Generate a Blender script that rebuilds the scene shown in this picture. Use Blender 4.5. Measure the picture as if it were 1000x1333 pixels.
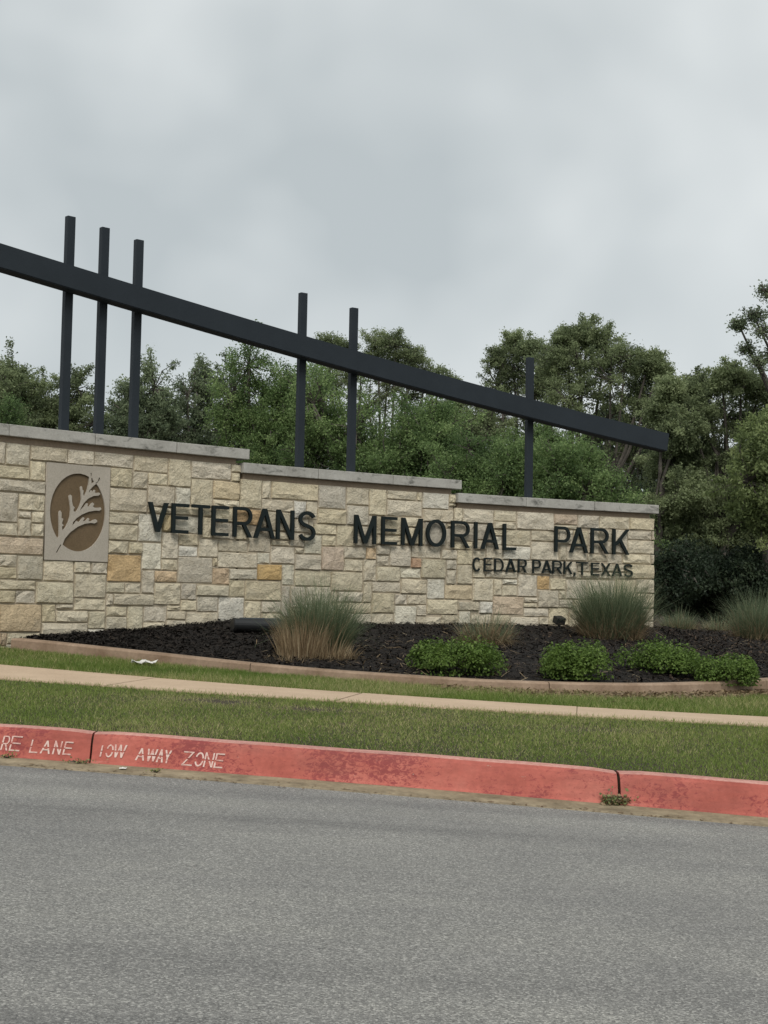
import bpy, bmesh, math, random
import numpy as np
from mathutils import Matrix, Vector

random.seed(7)
RNG = np.random.default_rng(11)
SC = bpy.context.scene
COL = SC.collection
for o in list(bpy.data.objects):
    bpy.data.objects.remove(o, do_unlink=True)

# ------------------------------------------------------------------ camera
F = 1850.0                       # focal length in pixels of a 1000 px wide picture
ZC = 1.0                         # camera height in the world
PITCH, ROLL = 0.0638, 0.0184
cp, sp = math.cos(PITCH), math.sin(PITCH)
fw = np.array([0, cp, sp]); up0 = np.array([0, -sp, cp]); rt0 = np.array([1.0, 0, 0])
cr, sr = math.cos(ROLL), math.sin(ROLL)
rt = cr * rt0 + sr * up0
up = -sr * rt0 + cr * up0
cam_d = bpy.data.cameras.new('camera')
cam = bpy.data.objects.new('camera', cam_d)
COL.objects.link(cam)
cam_d.sensor_fit = 'HORIZONTAL'
cam_d.sensor_width = 36
cam_d.lens = F / 1000 * 36
cam_d.clip_start = 0.05
cam_d.clip_end = 2000
m = Matrix.Identity(4)
for i in range(3):
    m[i][0], m[i][1], m[i][2] = rt[i], up[i], -fw[i]
m[2][3] = ZC
cam.matrix_world = m
SC.camera = cam
SC.render.resolution_x, SC.render.resolution_y = 768, 1024

# ------------------------------------------------------------------ world: overcast sky
SUN_EL, SUN_AZ = math.radians(46), math.radians(180)      # azimuth clockwise from +Y (behind left)
W = bpy.data.worlds.new('World')
SC.world = W
W.use_nodes = True
nt = W.node_tree
nt.nodes.clear()
wout = nt.nodes.new('ShaderNodeOutputWorld')
bg = nt.nodes.new('ShaderNodeBackground')
bg.inputs['Strength'].default_value = 0.066
nt.links.new(bg.outputs[0], wout.inputs[0])
sky = nt.nodes.new('ShaderNodeTexSky')
sky.sky_type = 'NISHITA'
sky.sun_disc = False
sky.sun_elevation = SUN_EL
sky.sun_rotation = SUN_AZ
tc = nt.nodes.new('ShaderNodeTexCoord')
mp = nt.nodes.new('ShaderNodeMapping')
mp.inputs['Scale'].default_value = (1.0, 1.0, 1.25)
mp.inputs['Location'].default_value = (4.1, 3.2, 0.8)
nt.links.new(tc.outputs['Generated'], mp.inputs[0])
n1 = nt.nodes.new('ShaderNodeTexNoise')
n1.inputs['Scale'].default_value = 4.0
n1.inputs['Detail'].default_value = 3.2
n1.inputs['Roughness'].default_value = 0.5
n1.inputs['Distortion'].default_value = 0.15
nt.links.new(mp.outputs[0], n1.inputs[0])
cr1 = nt.nodes.new('ShaderNodeValToRGB')
cr1.color_ramp.elements[0].position = 0.34
cr1.color_ramp.elements[0].color = (0.515, 0.56, 0.572, 1)
cr1.color_ramp.elements[1].position = 0.67
cr1.color_ramp.elements[1].color = (0.775, 0.81, 0.81, 1)
nt.links.new(n1.outputs[0], cr1.inputs[0])
gain = nt.nodes.new('ShaderNodeVectorMath')
gain.operation = 'SCALE'
gain.inputs['Scale'].default_value = 10.6
nt.links.new(cr1.outputs[0], gain.inputs[0])
mixw = nt.nodes.new('ShaderNodeMix')
mixw.data_type = 'RGBA'
mixw.inputs[0].default_value = 0.93
nt.links.new(sky.outputs[0], mixw.inputs[6])
nt.links.new(gain.outputs[0], mixw.inputs[7])
nt.links.new(mixw.outputs[2], bg.inputs[0])

# ------------------------------------------------------------------ sun through thin cloud
sd = bpy.data.lights.new('sun', 'SUN')
sd.energy = 1.5
sd.angle = math.radians(26)
sd.color = (1.0, 0.96, 0.9)
sun = bpy.data.objects.new('sun', sd)
COL.objects.link(sun)
sdir = Vector((math.sin(SUN_AZ) * math.cos(SUN_EL), math.cos(SUN_AZ) * math.cos(SUN_EL), math.sin(SUN_EL)))
sun.rotation_euler = sdir.to_track_quat('Z', 'Y').to_euler()
sun.location = sdir * 50

SC.view_settings.view_transform = 'Standard'
SC.view_settings.look = 'None'
SC.view_settings.gamma = 1
SC.view_settings.exposure = 0.55
SC.view_settings.use_curve_mapping = False

# ------------------------------------------------------------------ helpers
def ray(px, py):
    d = fw + rt * (px - 500) / F + up * (666.5 - py) / F
    return d

def at(px, py, D):
    """world point on a pixel's ray at distance D along the ground (Y)"""
    d = ray(px, py)
    p = d * (D / d[1])
    return np.array([p[0], p[1], p[2] + ZC])

def tag(o, label=None, cat=None, group=None, kind=None):
    if label: o['label'] = label
    if cat: o['category'] = cat
    if group: o['group'] = group
    if kind: o['kind'] = kind
    return o

def empty(name, loc=(0, 0, 0)):
    o = bpy.data.objects.new(name, None)
    o.empty_display_size = 0.1
    COL.objects.link(o)
    o.location = loc
    return o

def link(name, me, mat, parent=None):
    o = bpy.data.objects.new(name, me)
    COL.objects.link(o)
    if mat is not None and len(me.materials) == 0:
        me.materials.append(mat)
    if parent is not None:
        o.parent = parent
        o.matrix_parent_inverse = Matrix.Translation(-Vector(parent.location))
    return o

def mesh_np(name, V, Fc, tint=None, smooth=False):
    """V (n,3), Fc (m,k): fast mesh from arrays"""
    V = np.asarray(V, np.float32); Fc = np.asarray(Fc, np.int32)
    k = Fc.shape[1]; mcount = Fc.shape[0]
    me = bpy.data.meshes.new(name)
    me.vertices.add(len(V)); me.vertices.foreach_set('co', V.ravel())
    me.loops.add(mcount * k); me.loops.foreach_set('vertex_index', Fc.ravel())
    me.polygons.add(mcount)
    me.polygons.foreach_set('loop_start', np.arange(0, mcount * k, k, dtype=np.int32))
    if smooth:
        me.polygons.foreach_set('use_smooth', np.ones(mcount, bool))
    me.update(calc_edges=True)
    if tint is not None:
        a = me.attributes.new('tint', 'FLOAT', 'POINT')
        a.data.foreach_set('value', np.asarray(tint, np.float32))
    return me

def mesh_py(name, V, Fc, smooth=False):
    me = bpy.data.meshes.new(name)
    me.from_pydata([tuple(v) for v in V], [], Fc)
    me.update()
    if smooth:
        for p in me.polygons: p.use_smooth = True
    return me

class MB:
    """collects simple solids for one mesh"""
    def __init__(s): s.V = []; s.F = []
    def add(s, V, Fc):
        b = len(s.V); s.V += [tuple(v) for v in V]; s.F += [tuple(i + b for i in f) for f in Fc]
    def hexa(s, P):      # 8 corners, bottom 4 ccw then top 4
        s.add(P, [(3, 2, 1, 0), (4, 5, 6, 7), (0, 1, 5, 4), (1, 2, 6, 5), (2, 3, 7, 6), (3, 0, 4, 7)])
    def tube(s, pts, rad, n=8, caps=True):
        pts = [Vector(p) for p in pts]; V = []; Fc = []
        for i, p in enumerate(pts):
            t = (pts[min(i + 1, len(pts) - 1)] - pts[max(i - 1, 0)]).normalized()
            a = t.cross(Vector((0, 0, 1)))
            if a.length < 1e-3: a = Vector((1, 0, 0))
            a.normalize(); b = a.cross(t)
            r = rad[i] if hasattr(rad, '__len__') else rad
            for k in range(n):
                an = 2 * math.pi * k / n
                V.append(p + a * (r * math.cos(an)) + b * (r * math.sin(an)))
        for i in range(len(pts) - 1):
            for k in range(n):
                k2 = (k + 1) % n
                Fc.append((i * n + k, i * n + k2, (i + 1) * n + k2, (i + 1) * n + k))
        if caps:
            Fc.append(tuple(range(n - 1, -1, -1))); Fc.append(tuple((len(pts) - 1) * n + k for k in range(n)))
        s.add(V, Fc)
    def build(s, name, mat, parent=None, smooth=False, bevel=0):
        me = mesh_py(name, s.V, s.F, smooth)
        if bevel:
            bm = bmesh.new(); bm.from_mesh(me)
            bmesh.ops.bevel(bm, geom=bm.edges[:], offset=bevel, segments=2, affect='EDGES', profile=0.6)
            bm.to_mesh(me); bm.free()
        return link(name, me, mat, parent)

# ------------------------------------------------------------------ materials
def mat_new(name):
    mt = bpy.data.materials.new(name); mt.use_nodes = True
    n = mt.node_tree; n.nodes.clear()
    out = n.nodes.new('ShaderNodeOutputMaterial')
    b = n.nodes.new('ShaderNodeBsdfPrincipled')
    n.links.new(b.outputs[0], out.inputs[0])
    return mt, n, b, out

def N(n, typ, **kw):
    x = n.nodes.new(typ)
    for k, v in kw.items():
        if k in x.inputs: x.inputs[k].default_value = v
        else: setattr(x, k, v)
    return x

def coords(n, kind='Object', scale=(1, 1, 1)):
    t = n.nodes.new('ShaderNodeTexCoord'); mpn = n.nodes.new('ShaderNodeMapping')
    mpn.inputs['Scale'].default_value = scale
    n.links.new(t.outputs[kind], mpn.inputs[0]); return mpn.outputs[0]

def noise(n, co, scale, detail=4, rough=0.55, dist=0.0):
    x = N(n, 'ShaderNodeTexNoise', Scale=scale, Detail=detail, Roughness=rough, Distortion=dist)
    n.links.new(co, x.inputs['Vector']); return x.outputs[0]

def ramp(n, fac, stops):
    r = n.nodes.new('ShaderNodeValToRGB'); el = r.color_ramp.elements
    el[0].position, el[0].color = stops[0][0], (*stops[0][1], 1)
    el[1].position, el[1].color = stops[-1][0], (*stops[-1][1], 1)
    for p, c in stops[1:-1]:
        e = el.new(p); e.color = (*c, 1)
    n.links.new(fac, r.inputs[0]); return r.outputs[0]

def mix(n, fac, a, b, mode='MIX'):
    x = n.nodes.new('ShaderNodeMix'); x.data_type = 'RGBA'; x.blend_type = mode
    for val, idx in ((fac, 0), (a, 6), (b, 7)):
        if isinstance(val, (int, float)): x.inputs[idx].default_value = val
        elif isinstance(val, tuple): x.inputs[idx].default_value = (*val, 1)
        else: n.links.new(val, x.inputs[idx])
    return x.outputs[2]

def bump(n, b, h, strength=0.4, dist=0.01):
    x = N(n, 'ShaderNodeBump', Strength=strength, Distance=dist)
    n.links.new(h, x.inputs['Height']); n.links.new(x.outputs[0], b.inputs['Normal'])

def setc(n, b, c):
    if isinstance(c, tuple): b.inputs['Base Color'].default_value = (*c, 1)
    else: n.links.new(c, b.inputs['Base Color'])

G = lambda v: (v, v, v)

def m_asphalt():
    mt, n, b, o = mat_new('asphalt'); co = coords(n)
    v = N(n, 'ShaderNodeTexVoronoi', Scale=200.0); n.links.new(co, v.inputs['Vector'])
    sep = N(n, 'ShaderNodeSeparateColor'); n.links.new(v.outputs['Color'], sep.inputs[0])
    chips = ramp(n, sep.outputs[0], [(0.0, (0.045, 0.044, 0.042)), (0.35, (0.155, 0.152, 0.143)), (0.75, (0.26, 0.254, 0.238)), (1.0, (0.58, 0.565, 0.52))])
    f = noise(n, co, 300, 2, 0.6)
    c = mix(n, 0.45, chips, ramp(n, f, [(0.34, (0.055, 0.054, 0.051)), (0.64, (0.35, 0.343, 0.322))]))
    big = noise(n, co, 0.9, 6, 0.65)
    c = mix(n, 0.7, c, ramp(n, big, [(0.3, (0.70, 0.70, 0.71)), (0.7, (1.14, 1.135, 1.10))]), 'MULTIPLY')
    co2 = coords(n, 'Object', (0.12, 1.6, 1))
    tr = noise(n, co2, 1.6, 3, 0.5)
    c = mix(n, 0.85, c, ramp(n, tr, [(0.32, (0.74, 0.74, 0.75)), (0.5, (1, 1, 1)), (0.7, (1.1, 1.1, 1.08))]), 'MULTIPLY')
    sp_ = N(n, 'ShaderNodeTexVoronoi', Scale=7.0); n.links.new(co, sp_.inputs['Vector'])
    dark = ramp(n, sp_.outputs['Distance'], [(0.02, G(0.25)), (0.05, G(1.0))])
    c = mix(n, 0.6, c, dark, 'MULTIPLY')
    setc(n, b, c); b.inputs['Roughness'].default_value = 0.85
    hs = N(n, 'ShaderNodeMath', operation='ADD'); n.links.new(v.outputs['Distance'], hs.inputs[0]); n.links.new(f, hs.inputs[1])
    bump(n, b, hs.outputs[0], 0.35, 0.004); return mt

def m_simple(name, base, var, scale=6, rough=0.8, bs=0.3, bd=0.004, fine=60, spec=0.3):
    mt, n, b, o = mat_new(name); co = coords(n)
    a = noise(n, co, scale, 6, 0.65); f = noise(n, co, fine, 4, 0.7)
    c = ramp(n, a, [(0.3, base), (0.7, var)])
    c = mix(n, 0.5, c, ramp(n, f, [(0.3, G(0.7)), (0.7, G(1.25))]), 'MULTIPLY')
    setc(n, b, c); b.inputs['Roughness'].default_value = rough
    b.inputs['Specular IOR Level'].default_value = spec
    bump(n, b, f, bs, bd); return mt

def m_kerb():
    mt, n, b, o = mat_new('red_kerb_paint'); co = coords(n)
    a = noise(n, co, 2.2, 5, 0.6); f = noise(n, co, 40, 5, 0.7)
    c = ramp(n, a, [(0.3, (0.31, 0.078, 0.058)), (0.5, (0.42, 0.116, 0.088)), (0.72, (0.50, 0.17, 0.13))])
    c = mix(n, 0.4, c, ramp(n, f, [(0.35, G(0.75)), (0.65, G(1.2))]), 'MULTIPLY')
    # chips and scuffs of an older, darker coat
    k1 = noise(n, coords(n, 'Object', (1, 1, 1.6)), 34, 6, 0.78, 0.8)
    k2 = noise(n, co, 1.7, 3, 0.5)
    mul = N(n, 'ShaderNodeMath', operation='MULTIPLY'); n.links.new(k1, mul.inputs[0]); n.links.new(k2, mul.inputs[1])
    msk = ramp(n, mul.outputs[0], [(0.272, G(0)), (0.315, G(0.8))])
    c = mix(n, msk, c, (0.22, 0.042, 0.045))
    k3 = noise(n, coords(n, 'Object', (0.5, 1, 3)), 9, 5, 0.7, 0.6)
    c = mix(n, ramp(n, k3, [(0.64, G(0)), (0.74, G(0.6))]), c, (0.16, 0.05, 0.045))
    # paler upper edge: sky highlight painted into upward-facing parts
    geo = N(n, 'ShaderNodeNewGeometry'); sx = N(n, 'ShaderNodeSeparateXYZ'); n.links.new(geo.outputs['Normal'], sx.inputs[0])
    top_hl = N(n, 'ShaderNodeMath', operation='MULTIPLY'); n.links.new(ramp(n, sx.outputs[2], [(0.80, G(0)), (0.98, G(0.75))]), top_hl.inputs[0])
    n.links.new(ramp(n, f, [(0.3, G(0.4)), (0.6, G(1))]), top_hl.inputs[1])
    c = mix(n, top_hl.outputs[0], c, (0.62, 0.37, 0.31))
    k4 = noise(n, coords(n, 'Object', (1, 1, 1.3)), 15, 7, 0.8, 0.3)
    c = mix(n, ramp(n, k4, [(0.665, G(0)), (0.69, G(0.8))]), c, (0.40, 0.33, 0.26))
    k5 = noise(n, coords(n, 'Object', (0.25, 1, 1)), 5, 5, 0.7, 0.2)
    c = mix(n, ramp(n, k5, [(0.50, G(0)), (0.72, G(0.45))]), c, (0.17, 0.06, 0.05))
    setc(n, b, c); b.inputs['Roughness'].default_value = 0.75
    b.inputs['Specular IOR Level'].default_value = 0.25
    bump(n, b, f, 0.35, 0.005); return mt

def m_stone():
    mt, n, b, o = mat_new('limestone')
    oi = N(n, 'ShaderNodeObjectInfo')
    t = N(n, 'ShaderNodeTexCoord'); add = N(n, 'ShaderNodeVectorMath', operation='ADD')
    rv = N(n, 'ShaderNodeVectorMath', operation='SCALE'); cmb = N(n, 'ShaderNodeCombineXYZ')
    for i in range(3): n.links.new(oi.outputs['Random'], cmb.inputs[i])
    n.links.new(cmb.outputs[0], rv.inputs[0]); rv.inputs['Scale'].default_value = 37.0
    n.links.new(t.outputs['Object'], add.inputs[0]); n.links.new(rv.outputs[0], add.inputs[1])
    co = add.outputs[0]
    a = noise(n, co, 7, 6, 0.65, 0.4); f = noise(n, co, 45, 5, 0.75); g = noise(n, co, 16, 5, 0.65, 1.0)
    c = mix(n, 0.85, oi.outputs['Color'], ramp(n, a, [(0.28, (0.80, 0.775, 0.73)), (0.5, (1, 1, 1)), (0.75, (1.14, 1.135, 1.12))]), 'MULTIPLY')
    c = mix(n, 0.5, c, ramp(n, f, [(0.3, G(0.66)), (0.55, G(1.0)), (0.75, G(1.25))]), 'MULTIPLY')
    c = mix(n, ramp(n, g, [(0.58, G(0)), (0.74, G(0.3))]), c, (0.40, 0.29, 0.15))
    g2 = noise(n, co, 5, 4, 0.6, 0.8)
    c = mix(n, ramp(n, g2, [(0.60, G(0)), (0.78, G(0.45))]), c, (0.26, 0.255, 0.225))
    setc(n, b, c); b.inputs['Roughness'].default_value = 0.9; b.inputs['Specular IOR Level'].default_value = 0.2
    hs = N(n, 'ShaderNodeMath', operation='MULTIPLY_ADD'); n.links.new(g, hs.inputs[0]); hs.inputs[1].default_value = 1.4; n.links.new(f, hs.inputs[2])
    bump(n, b, hs.outputs[0], 1.0, 0.02); return mt

def m_cap():
    mt, n, b, o = mat_new('grey_cap_stone'); co = coords(n)
    a = noise(n, co, 3.5, 6, 0.65); f = noise(n, co, 50, 4, 0.7)
    c = ramp(n, a, [(0.3, (0.31, 0.30, 0.27)), (0.7, (0.44, 0.43, 0.395))])
    c = mix(n, 0.5, c, ramp(n, f, [(0.3, G(0.75)), (0.7, G(1.2))]), 'MULTIPLY')
    s = noise(n, coords(n, 'Object', (1, 1, 2.2)), 5.5, 7, 0.75, 0.5)
    geo = N(n, 'ShaderNodeNewGeometry')
    c = mix(n, ramp(n, s, [(0.53, G(0)), (0.68, G(0.85))]), c, (0.07, 0.07, 0.06))
    setc(n, b, c); b.inputs['Roughness'].default_value = 0.9
    bump(n, b, f, 0.3, 0.004); return mt

def m_leaf(name, c1, c2, c3, trans=0.35, rough=0.55):
    mt, n, b, o = mat_new(name)
    at_ = N(n, 'ShaderNodeAttribute', attribute_name='tint')
    c = ramp(n, at_.outputs['Fac'], [(0.0, c1), (0.5, c2), (1.0, c3)])
    setc(n, b, c); b.inputs['Roughness'].default_value = rough
    b.inputs['Specular IOR Level'].default_value = 0.25
    tr = N(n, 'ShaderNodeBsdfTranslucent'); n.links.new(c, tr.inputs[0])
    ms = N(n, 'ShaderNodeMixShader'); ms.inputs[0].default_value = trans
    n.links.new(b.outputs[0], ms.inputs[1]); n.links.new(tr.outputs[0], ms.inputs[2]); n.links.new(ms.outputs[0], o.inputs[0])
    return mt

def m_paint_letters():
    mt, n, b, o = mat_new('worn_white_paint'); co = coords(n)
    f = noise(n, co, 38, 5, 0.75)
    c = mix(n, ramp(n, f, [(0.33, G(0)), (0.52, G(0.9))]), (0.50, 0.17, 0.14), (0.66, 0.52, 0.46))
    setc(n, b, c); b.inputs['Roughness'].default_value = 0.75; return mt

def m_soil():
    mt, n, b, o = mat_new('turf_soil'); co = coords(n)
    a = noise(n, co, 1.2, 6, 0.65); f = noise(n, co, 45, 5, 0.75)
    c = ramp(n, a, [(0.35, (0.035, 0.028, 0.016)), (0.55, (0.06, 0.045, 0.026)), (0.7, (0.09, 0.066, 0.04))])
    c = mix(n, 0.7, c, ramp(n, f, [(0.3, G(0.5)), (0.7, G(1.4))]), 'MULTIPLY')
    setc(n, b, c); b.inputs['Roughness'].default_value = 0.95
    bump(n, b, f, 0.8, 0.02); return mt

M = dict(
    asphalt=m_asphalt(),
    gutter=m_simple('gutter_concrete', (0.15, 0.12, 0.075), (0.36, 0.295, 0.195), 7, 0.9, 0.3, 0.004, 45),
    kerb=m_kerb(),
    paint=m_paint_letters(),
    walk=m_simple('sidewalk_concrete', (0.46, 0.34, 0.235), (0.55, 0.415, 0.29), 2.5, 0.85, 0.2, 0.002, 70),
    edging=m_simple('edging_concrete', (0.20, 0.135, 0.088), (0.37, 0.27, 0.195), 3.5, 0.9, 0.4, 0.006, 40),
    soil=m_soil(),
    mulchbase=m_simple('mulch_soil', (0.010, 0.009, 0.008), (0.028, 0.023, 0.019), 9, 0.95, 1.0, 0.03, 34),
    mulch=m_leaf('mulch_chip', (0.010, 0.009, 0.008), (0.026, 0.02, 0.016), (0.11, 0.075, 0.05), 0.0, 0.9),
    stone=m_stone(),
    dirt=m_simple('joint_dirt', (0.018, 0.014, 0.010), (0.035, 0.026, 0.018), 12, 1.0, 0.2, 0.004, 60, 0.0),
    mortar=m_simple('mortar', (0.36, 0.305, 0.225), (0.44, 0.38, 0.29), 8, 0.95, 0.4, 0.006, 60),
    cap=m_cap(),
    recess=m_simple('recess_course', (0.27, 0.21, 0.155), (0.34, 0.27, 0.20), 5, 0.95, 0.2, 0.003, 50),
    plaque=m_simple('cast_plaque', (0.36, 0.325, 0.27), (0.42, 0.38, 0.32), 4, 0.8, 0.15, 0.002, 80),
    brown=m_simple('brown_emblem_paint', (0.115, 0.08, 0.043), (0.15, 0.105, 0.06), 6, 0.7, 0.15, 0.002, 60),
    steel=m_simple('painted_steel', (0.018, 0.024, 0.030), (0.023, 0.030, 0.037), 3, 0.55, 0.04, 0.001, 90, 0.2),
    letter=m_simple('dark_letter_metal', (0.007, 0.012, 0.012), (0.011, 0.017, 0.017), 6, 0.55, 0.05, 0.001, 90, 0.2),
    black=m_simple('black_fixture', (0.010, 0.011, 0.012), (0.016, 0.017, 0.018), 6, 0.45, 0.05, 0.001, 90, 0.45),
    lens=m_simple('fixture_lens', (0.03, 0.035, 0.04), (0.04, 0.045, 0.05), 6, 0.1, 0.0, 0.001, 90, 0.5),
    bark=m_simple('bark', (0.06, 0.053, 0.045), (0.12, 0.108, 0.092), 5, 0.95, 0.8, 0.03, 22),
    white=m_simple('white_scrap', (0.62, 0.60, 0.56), (0.75, 0.74, 0.70), 9, 0.8, 0.2, 0.002, 60),
    turf=m_leaf('turf_blade', (0.11, 0.18, 0.033), (0.24, 0.305, 0.075), (0.50, 0.44, 0.23), 0.45),
    orn=m_leaf('ornamental_blade', (0.085, 0.125, 0.07), (0.165, 0.21, 0.12), (0.32, 0.335, 0.20), 0.35),
    dry=m_leaf('dry_blade', (0.16, 0.11, 0.065), (0.33, 0.245, 0.145), (0.54, 0.44, 0.29), 0.3),
    shrub=m_leaf('shrub_leaf', (0.06, 0.105, 0.02), (0.125, 0.20, 0.042), (0.21, 0.30, 0.08), 0.4, 0.6),
    oak=m_leaf('oak_leaf', (0.105, 0.135, 0.07), (0.235, 0.285, 0.145), (0.37, 0.43, 0.23), 0.5),
    oakd=m_leaf('dark_oak_leaf', (0.09, 0.12, 0.072), (0.20, 0.25, 0.145), (0.32, 0.38, 0.22), 0.5),
    cedar=m_leaf('soft_green_leaf', (0.075, 0.125, 0.048), (0.19, 0.28, 0.105), (0.33, 0.43, 0.18), 0.5),
    yellow=m_leaf('yellow_green_leaf', (0.11, 0.145, 0.06), (0.23, 0.29, 0.115), (0.37, 0.42, 0.19), 0.5),
    shade_leaf=m_leaf('shade_dark_leaf', (0.014, 0.024, 0.014), (0.027, 0.043, 0.023), (0.06, 0.08, 0.042), 0.3),  # near-black leaf colour standing in for deep canopy shade
)

# ------------------------------------------------------------------ terrain lines
class Line:
    """a long ground line: quadratic through three measured points, straight beyond them"""
    def __init__(s, pts):
        P = np.array(pts)
        s.cy = np.polyfit(P[:, 0], P[:, 1], 2); s.cz = np.polyfit(P[:, 0], P[:, 2], 2)
        s.a, s.b = P[0, 0] - 0.5, P[-1, 0] + 0.5
    def _ev(s, c, x, sat):
        x = np.asarray(x, float); xc = np.clip(x, s.a, s.b); dx = x - xc
        if sat: dx = 10 * np.tanh(dx / 10)
        return np.polyval(c, xc) + np.polyval(np.polyder(c), xc) * dx
    def y(s, x): return s._ev(s.cy, x, False)
    def z(s, x): return s._ev(s.cz, x, True)

L_kerb = Line([at(0, 942, 7.5), at(500, 977.5, 7.17), at(1000, 1017, 6.85)])      # back top edge of kerb
L_wn = Line([at(0, 885, 9.5), at(500, 918.5, 9.12), at(1000, 947, 8.75)])         # sidewalk near edge
L_wf = Line([at(0, 867, 10.65), at(500, 906, 10.27), at(1000, 935, 9.9)])         # sidewalk far edge
KH, KW = 0.15, 0.17       # kerb height, kerb width

def kz(x): return L_kerb.z(x)
ROWS = [  # (y(x), z(x)) from behind the camera to the far woods
    (lambda x: L_kerb.y(x) - KW - 0.24 - 16, lambda x: kz(x) - KH - 0.02),
    (lambda x: L_kerb.y(x) - KW - 0.24 - 6, lambda x: kz(x) - KH + 0.07),
    (lambda x: L_kerb.y(x) - KW - 0.24, lambda x: kz(x) - KH - 0.012),
    (lambda x: L_kerb.y(x) - KW, lambda x: kz(x) - KH),
    (lambda x: L_kerb.y(x), lambda x: kz(x) - 0.01),
    (lambda x: L_kerb.y(x) + 0.25, lambda x: kz(x) + 0.012),
    (lambda x: L_wn.y(x), lambda x: L_wn.z(x)),
    (lambda x: L_wf.y(x), lambda x: L_wf.z(x)),
    (lambda x: L_wf.y(x) + 2.6, lambda x: L_wf.z(x) + 0.03),
    (lambda x: L_wf.y(x) + 10, lambda x: 0.4 * L_wf.z(x) + 0.6 * (ZC - 0.56)),
    (lambda x: 45 + 0 * x, lambda x: ZC - 0.55 + 0 * x),
    (lambda x: 400 + 0 * x, lambda x: ZC - 0.55 + 0 * x),
]
def ground_z(x, y):
    x = np.asarray(x, float); y = np.asarray(y, float); z = np.zeros_like(x)
    ys = [r[0](x) for r in ROWS]; zs = [r[1](x) for r in ROWS]
    for i in range(len(ROWS) - 1):
        k = (y >= ys[i]) & (y <= ys[i + 1])
        t = (y - ys[i]) / (ys[i + 1] - ys[i])
        z = np.where(k, zs[i] + t * (zs[i + 1] - zs[i]), z)
    return z

XS = np.concatenate([np.linspace(-400, -40, 7), np.linspace(-32, -7, 11), np.linspace(-6.5, 6.5, 53), np.linspace(7, 32, 11), np.linspace(40, 400, 7)])
def loft(name, rows, mat, xs=XS, sub=1, dz=0.0, jit=0.0, kind='structure'):
    R = []
    for i in range(len(rows) - 1):
        for k in range(sub):
            t = k / sub
            R.append((rows[i][0](xs) * (1 - t) + rows[i + 1][0](xs) * t, rows[i][1](xs) * (1 - t) + rows[i + 1][1](xs) * t))
    R.append((rows[-1][0](xs), rows[-1][1](xs)))
    V = []
    for y, z in R:
        zz = z + dz + (RNG.normal(0, jit, len(xs)) if jit else 0)
        V.append(np.stack([xs, y, zz], 1))
    nx = len(xs); V = np.concatenate(V)
    Fc = [(j * nx + i, j * nx + i + 1, (j + 1) * nx + i + 1, (j + 1) * nx + i) for j in range(len(R) - 1) for i in range(nx - 1)]
    o = link(name, mesh_np(name, V, Fc, smooth=True), mat)
    if kind: o['kind'] = kind
    return o

loft('road', ROWS[0:3], M['asphalt'], sub=4)
loft('gutter', ROWS[2:4], M['gutter'])
loft('verge', ROWS[4:7], M['soil'], sub=2)
loft('ground', ROWS[7:], M['soil'], sub=3)
backrow = [(lambda x: -400 + 0 * x, ROWS[0][1]), ROWS[0]]
loft('ground_behind', backrow, M['soil'])

# sidewalk slabs, each a piece with a joint between
walk = empty('sidewalk', (0, float(L_wn.y(0)), float(L_wn.z(0)))); walk['kind'] = 'structure'
jx0 = at(436, 914, 9.2)[0]
SL = 1.52
for i in range(-9, 9):
    x0 = jx0 + i * SL + (0.009 if i == 0 else 0.0025); x1 = jx0 + (i + 1) * SL - (0.009 if i == -1 else 0.0025)
    mb = MB(); xs = np.linspace(x0, x1, 4)
    dzs = random.uniform(-0.002, 0.002) + 0.012
    for k in range(3):
        a, c = xs[k], xs[k + 1]; sk = 0.12
        P = []
        for zz in (-0.1, dzs):
            for (xx, ln) in ((a, L_wn), (c, L_wn), (c, L_wf), (a, L_wf)):
                xo = xx + (0.16 if ln is L_wf else 0)
                P.append((xo, float(ln.y(xo)), float(ln.z(xo)) + zz))
        mb.hexa(P)
    me_ = mb.build('slab', M['walk'], walk)

# ------------------------------------------------------------------ kerb
PROF = [(0.0, 0.0), (0.012, 0.012), (0.026, 0.045), (0.042, 0.095), (0.056, 0.127), (0.074, 0.144), (0.10, 0.150), (0.17, 0.150), (0.17, -0.05)]
def kerb_pt(x, d, h):
    """x along the kerb, d from its foot towards the verge, h above the gutter"""
    return (x, float(L_kerb.y(x)) - KW + d, float(kz(x)) - KH + h)
kerb = empty('kerb', kerb_pt(0, 0, 0)); kerb['kind'] = 'structure'
def x_on(line, px, py, back=0.0):
    d = ray(px, py); xs = np.linspace(-6, 6, 4001)
    c = xs / (line.y(xs) - back) - d[0] / d[1]
    return float(xs[np.argmin(abs(c))])
j1, j2 = x_on(L_kerb, 120, 965, 0.1), x_on(L_kerb, 805, 1020, 0.1)
KL = j2 - j1
joints = [j1 - 3 * KL, j1 - 2 * KL, j1 - KL, j1, j2, j2 + KL, j2 + 2 * KL, j2 + 3 * KL, j2 + 4 * KL]
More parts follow.
